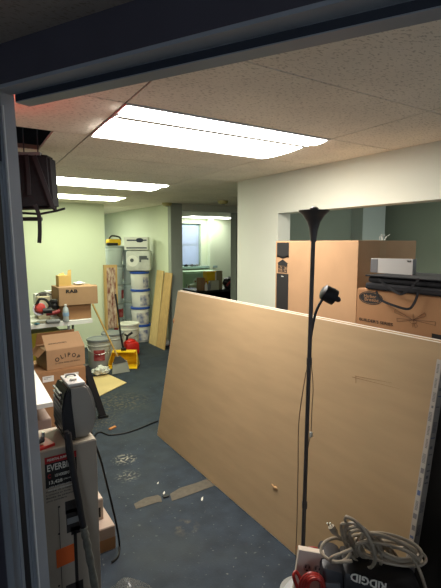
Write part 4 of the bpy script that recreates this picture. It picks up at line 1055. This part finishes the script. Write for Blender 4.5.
for (x_, y_), s_, lab in (((202, 499), .012, 'white sliver on the floor beside the drywall'), ((158, 483), .008, 'tiny pale crumb above the floor tape'), ((164, 493), .011, 'small pale scrap beside the black scrap on the tape')):
    bm = BM(); q = onz(x_, y_, s_ * .22); blob(bm, q, (s_ * 1.5, s_ * .55, s_ * .22), x_, .9, 2, Euler((0, 0, R(50))).to_matrix()); o = obj('floor_crumb', bm, offwhite, None, True); tag(o, lab, 'debris')

# ------------------------------------------------------------------ far room furniture
FYt = 6.9
a, b = ony(198, 292, FYt), ony(236, 294, FYt)
tz = .9
t = thing('black_desk', 'black desk in the far room beyond the doorway', 'desk', ((a.x + b.x) / 2, FYt + .3, 0))
x0_, x1_ = ony(198, 290, FYt).x, ony(240, 290, FYt).x; tz = ony(210, 290.5, FYt).z
bm = BM(); bx(bm, (x0_, FYt, tz - .04), (x1_, FYt + .65, tz), .005); obj('desktop', bm, black, t)
for x_ in (x0_ + .03, x1_ - .03):
    bm = BM(); bx(bm, (x_ - .02, FYt + .02, 0), (x_ + .02, FYt + .6, tz - .04)); obj('side_panel', bm, black, t)
bm = BM(); bx(bm, (x0_ + .05, FYt + .03, .25), (x1_ - .05, FYt + .03, tz - .04)); obj('front_panel', bm, black, t)
def fbox(name, pl, pr, pt, y, m, lab, cat='box', d=.15):
    a, b = ony(pl, pt, y), ony(pr, pt, y); t = thing(name, lab, cat, ((a.x + b.x) / 2, y, tz)); bm = BM(); bx(bm, (a.x, y, tz + .001), (b.x, y + d, a.z), .004); obj('box_body', bm, m, t); return t, a, b
t, a, b = fbox('carton', 207, 216.5, 271.5, FYt + .12, yellow, 'yellow box standing on the black desk'); bm = BM(); bx(bm, (b.x - .03, FYt + .118, tz + .02), (b.x - .002, FYt + .12, a.z - .02)); obj('side_print', bm, paper, t)
fbox('carton', 216.6, 222.5, 271, FYt + .12, mat('khaki', (150, 140, 110), .7), 'khaki box at the right of the yellow box on the desk')
fbox('small_carton', 200.5, 205, 278, FYt + .08, cardboard, 'small brown box at the left end of the desk')
t, a, b = fbox('carton', 211, 219, 281, FYt + .03, mat('pale_box', (180, 180, 160), .6), 'low pale box in front of the yellow box on the desk', d=.07)
for k, px in enumerate((206.2, 209.2)):
    q = ony(px, 288, FYt + .03); t = thing('desk_bottle', ['white bottle', 'slim clear bottle'][k] + ' on the desk in front of the yellow box', 'bottle', (q.x, FYt + .03, tz)); bm = BM(); lathe(bm, [(.03, 0), (.03, .1), (.012, .13), (.012, .15)], (q.x, FYt + .03, tz), 12); obj('bottle_body', bm, [white, grey][k], t, True)
    bm = BM(); lathe(bm, [(.014, .15), (.014, .17)], (q.x, FYt + .03, tz), 10); obj('cap', bm, [red, white][k], t, True)
q = ony(229, 284, FYt + .15)
t = thing('tool_bag', 'black and red tool bag at the right end of the black desk', 'bag', (q.x, q.y, tz))
bm = BM(); blob(bm, V((q.x, q.y, tz + .1)), (.13, .09, .12), 3, .25, 3); [setattr(v.co, 'z', max(v.co.z, tz + .001)) for v in bm.verts]; obj('bag_body', bm, black, t, True)
bm = BM(); tube(bm, smooth_path([(q.x - .11, q.y - .09, tz + .06), (q.x - .04, q.y - .11, tz + .14), (q.x + .05, q.y - .1, tz + .1)]), .018, 8); obj('red_strap', bm, mat('dull_red', (130, 30, 34), .6), t, True)
# pale rolls and low cabinet under the window
cabm = mat('pale_green_paint', (178, 206, 172), .6)
bm = BM(); x0_, x1_ = w2l - .05, w2r + .12; bx(bm, (x0_, FY - .55, 0), (x1_, FY - .15, .96), .005); t = thing('low_cabinet', 'pale green low cabinet below the far window', 'cabinet', ((x0_ + x1_) / 2, FY - .35, 0)); obj('cabinet_body', bm, cabm, t)
for k in range(2):
    xa = x0_ + .02 + k * (x1_ - x0_) / 2; bm = BM(); bx(bm, (xa, FY - .565, .06), (xa + (x1_ - x0_) / 2 - .04, FY - .55, .92), .003); dr = obj('door', bm, cabm, t)
    bm = BM(); bx(bm, (xa + .03, FY - .585, .6), (xa + .04, FY - .565, .68)); obj('handle', bm, grey, dr)
for k, (px, py, lab) in enumerate(((198, 293, 'lower pale roll beside the black desk'), (192.5, 286.5, 'left upper pale roll beside the black desk'), (199, 281, 'topmost pale roll beside the black desk'))):
    q = ony(px, py, 7.7); t = thing('paper_roll', lab, 'roll', q, 'pale rolls beside the black desk'); bm = BM(); tube(bm, [q + V((-.11, -.05, 0)), q + V((.11, .05, 0))], .055, 14); obj('roll', bm, mat('pale_roll', (196, 214, 190), .7), t, True)
    bm = BM(); tube(bm, [q + V((-.114, -.052, 0)), q + V((-.10, -.045, 0))], .02, 10); obj('core', bm, cardboard2, t)
# stool under rolls
q = ony(197, 295, 7.7); zr = q.z - .06
t = thing('plastic_crate', 'pale crate carrying the rolls beside the black desk', 'crate', (q.x, 7.7, 0)); bm = BM(); bx(bm, (q.x - .24, 7.5, 0), (q.x + .22, 7.9, ony(198, 293, 7.7).z - .064), .01); obj('crate_body', bm, cabm, t)
# clutter on the sill
for k, (px, lab) in enumerate(((186, 'dark lump at the left of the far window sill'), (192, 'dark item in the middle of the far window sill'), (196.5, 'small grey item at the right of the far window sill'))):
    q = ony(px, 268, FY - .07); bm = BM(); blob(bm, V((q.x, q.y, 1.07)), (.055, .04, .028), k + 2, .4, 2); o = obj('sill_item', bm, [black, dkgrey, grey][k], None, True); tag(o, lab, 'item')

# ceiling sprinklers
for (px, py, lab) in ((167, 206, 'small round ceiling detector near the partition end'), (223, 204, 'small round ceiling detector near the right wall corner')):
    q = onz(px, py - 1, CEIL - .03); t = thing('smoke_detector', lab, 'detector', (q.x, q.y, CEIL - .045), 'ceiling detectors')
    q.z = CEIL; bm = BM(); lathe(bm, [(.045, -.045), (.065, -.035), (.075, -.012), (.075, 0)], q, 20); obj('detector_body', bm, mat('aged_plastic', (196, 184, 130), .5), t, True)
    bm = BM(); lathe(bm, [(.02, -.052), (.03, -.045)], q, 12); obj('sensor', bm, grey, t, True)

# ------------------------------------------------------------------ hanging black bag at the open ceiling tile
hp = onz(40, 155, 2.17); hd = hp.dot(V((math.sin(YAW), math.cos(YAW), 0)))
def HB(px, py, dd=0):
    d = ray(px, py); nn = V((math.sin(YAW), math.cos(YAW), 0)); return EYE + d * ((2.75 + dd) / d.dot(nn))
t = thing('hanging_bag', 'black fabric bag with dangling straps hanging from the open ceiling tile', 'bag', HB(30, 156))
fr_ = [HB(8, 150), HB(48.5, 155), HB(53, 208), HB(12, 209)]; bkp = [p + dep * .12 for p in fr_]
bm = BM(); v = [bm.verts.new(p) for p in fr_ + bkp]
for f in ((0, 1, 2, 3), (7, 6, 5, 4), (0, 4, 5, 1), (1, 5, 6, 2), (2, 6, 7, 3), (3, 7, 4, 0)): bm.faces.new([v[i] for i in f])
bmesh.ops.bevel(bm, geom=bm.edges[:], offset=.015, segments=2, affect='EDGES'); obj('bag_body', bm, blackcloth, t)
def flat_strap(name, pts, w, m=blackcloth, off=-.012):
    P = smooth_path(pts, 5); bm = BM(); L_ = []
    for i, p in enumerate(P):
        dd = (P[min(i + 1, len(P) - 1)] - P[max(i - 1, 0)]).normalized(); s = dd.cross(dep).normalized() * w / 2; p = p + dep * off
        L_.append([bm.verts.new(p + s), bm.verts.new(p - s), bm.verts.new(p - s + dep * .004), bm.verts.new(p + s + dep * .004)])
    for A_, B_ in zip(L_, L_[1:]):
        for j in range(4): bm.faces.new([A_[j], A_[(j + 1) % 4], B_[(j + 1) % 4], B_[j]])
    bm.faces.new(L_[0]); bm.faces.new(L_[-1][::-1]); return obj(name, bm, m, t)
stm = mat('black_webbing', (34, 33, 36), .7)
flat_strap('strap', [HB(27, 155), HB(29, 175), HB(30, 195)], .022, stm)
flat_strap('strap', [HB(35, 156), HB(44, 180), HB(54, 208)], .026, stm, -.016)
flat_strap('strap', [HB(36, 205), HB(40, 215), HB(41, 230), HB(40.5, 243)], .024, stm, -.02)
bm = BM(); tube(bm, [HB(22, 213), HB(40, 214), HB(56, 211), HB(65, 208.5)], .007, 8); tube(bm, [HB(22, 219), HB(42, 219)], .012, 8); tube(bm, [HB(50, 206), HB(56, 210)], .01, 8); obj('bottom_rod', bm, black, t, True)
bm = BM(); hexa(bm, HB(18, 152), HB(40, 152), HB(40, 155), HB(18, 155), dep * .03); obj('hanging_bracket', bm, grey, t)
bm = BM()
for px in (24, 38): tube(bm, [HB(px, 154, .06), V((HB(px, 154, .06).x, HB(px, 154, .06).y, CEIL + .33))], .004, 6)
obj('hanger_wire', bm, dkgrey, t)

# ------------------------------------------------------------------ colour management
S.view_settings.view_transform = 'Standard'; S.view_settings.look = 'None'; S.view_settings.gamma = 1; S.view_settings.use_curve_mapping = False
S.view_settings.exposure = 1.75
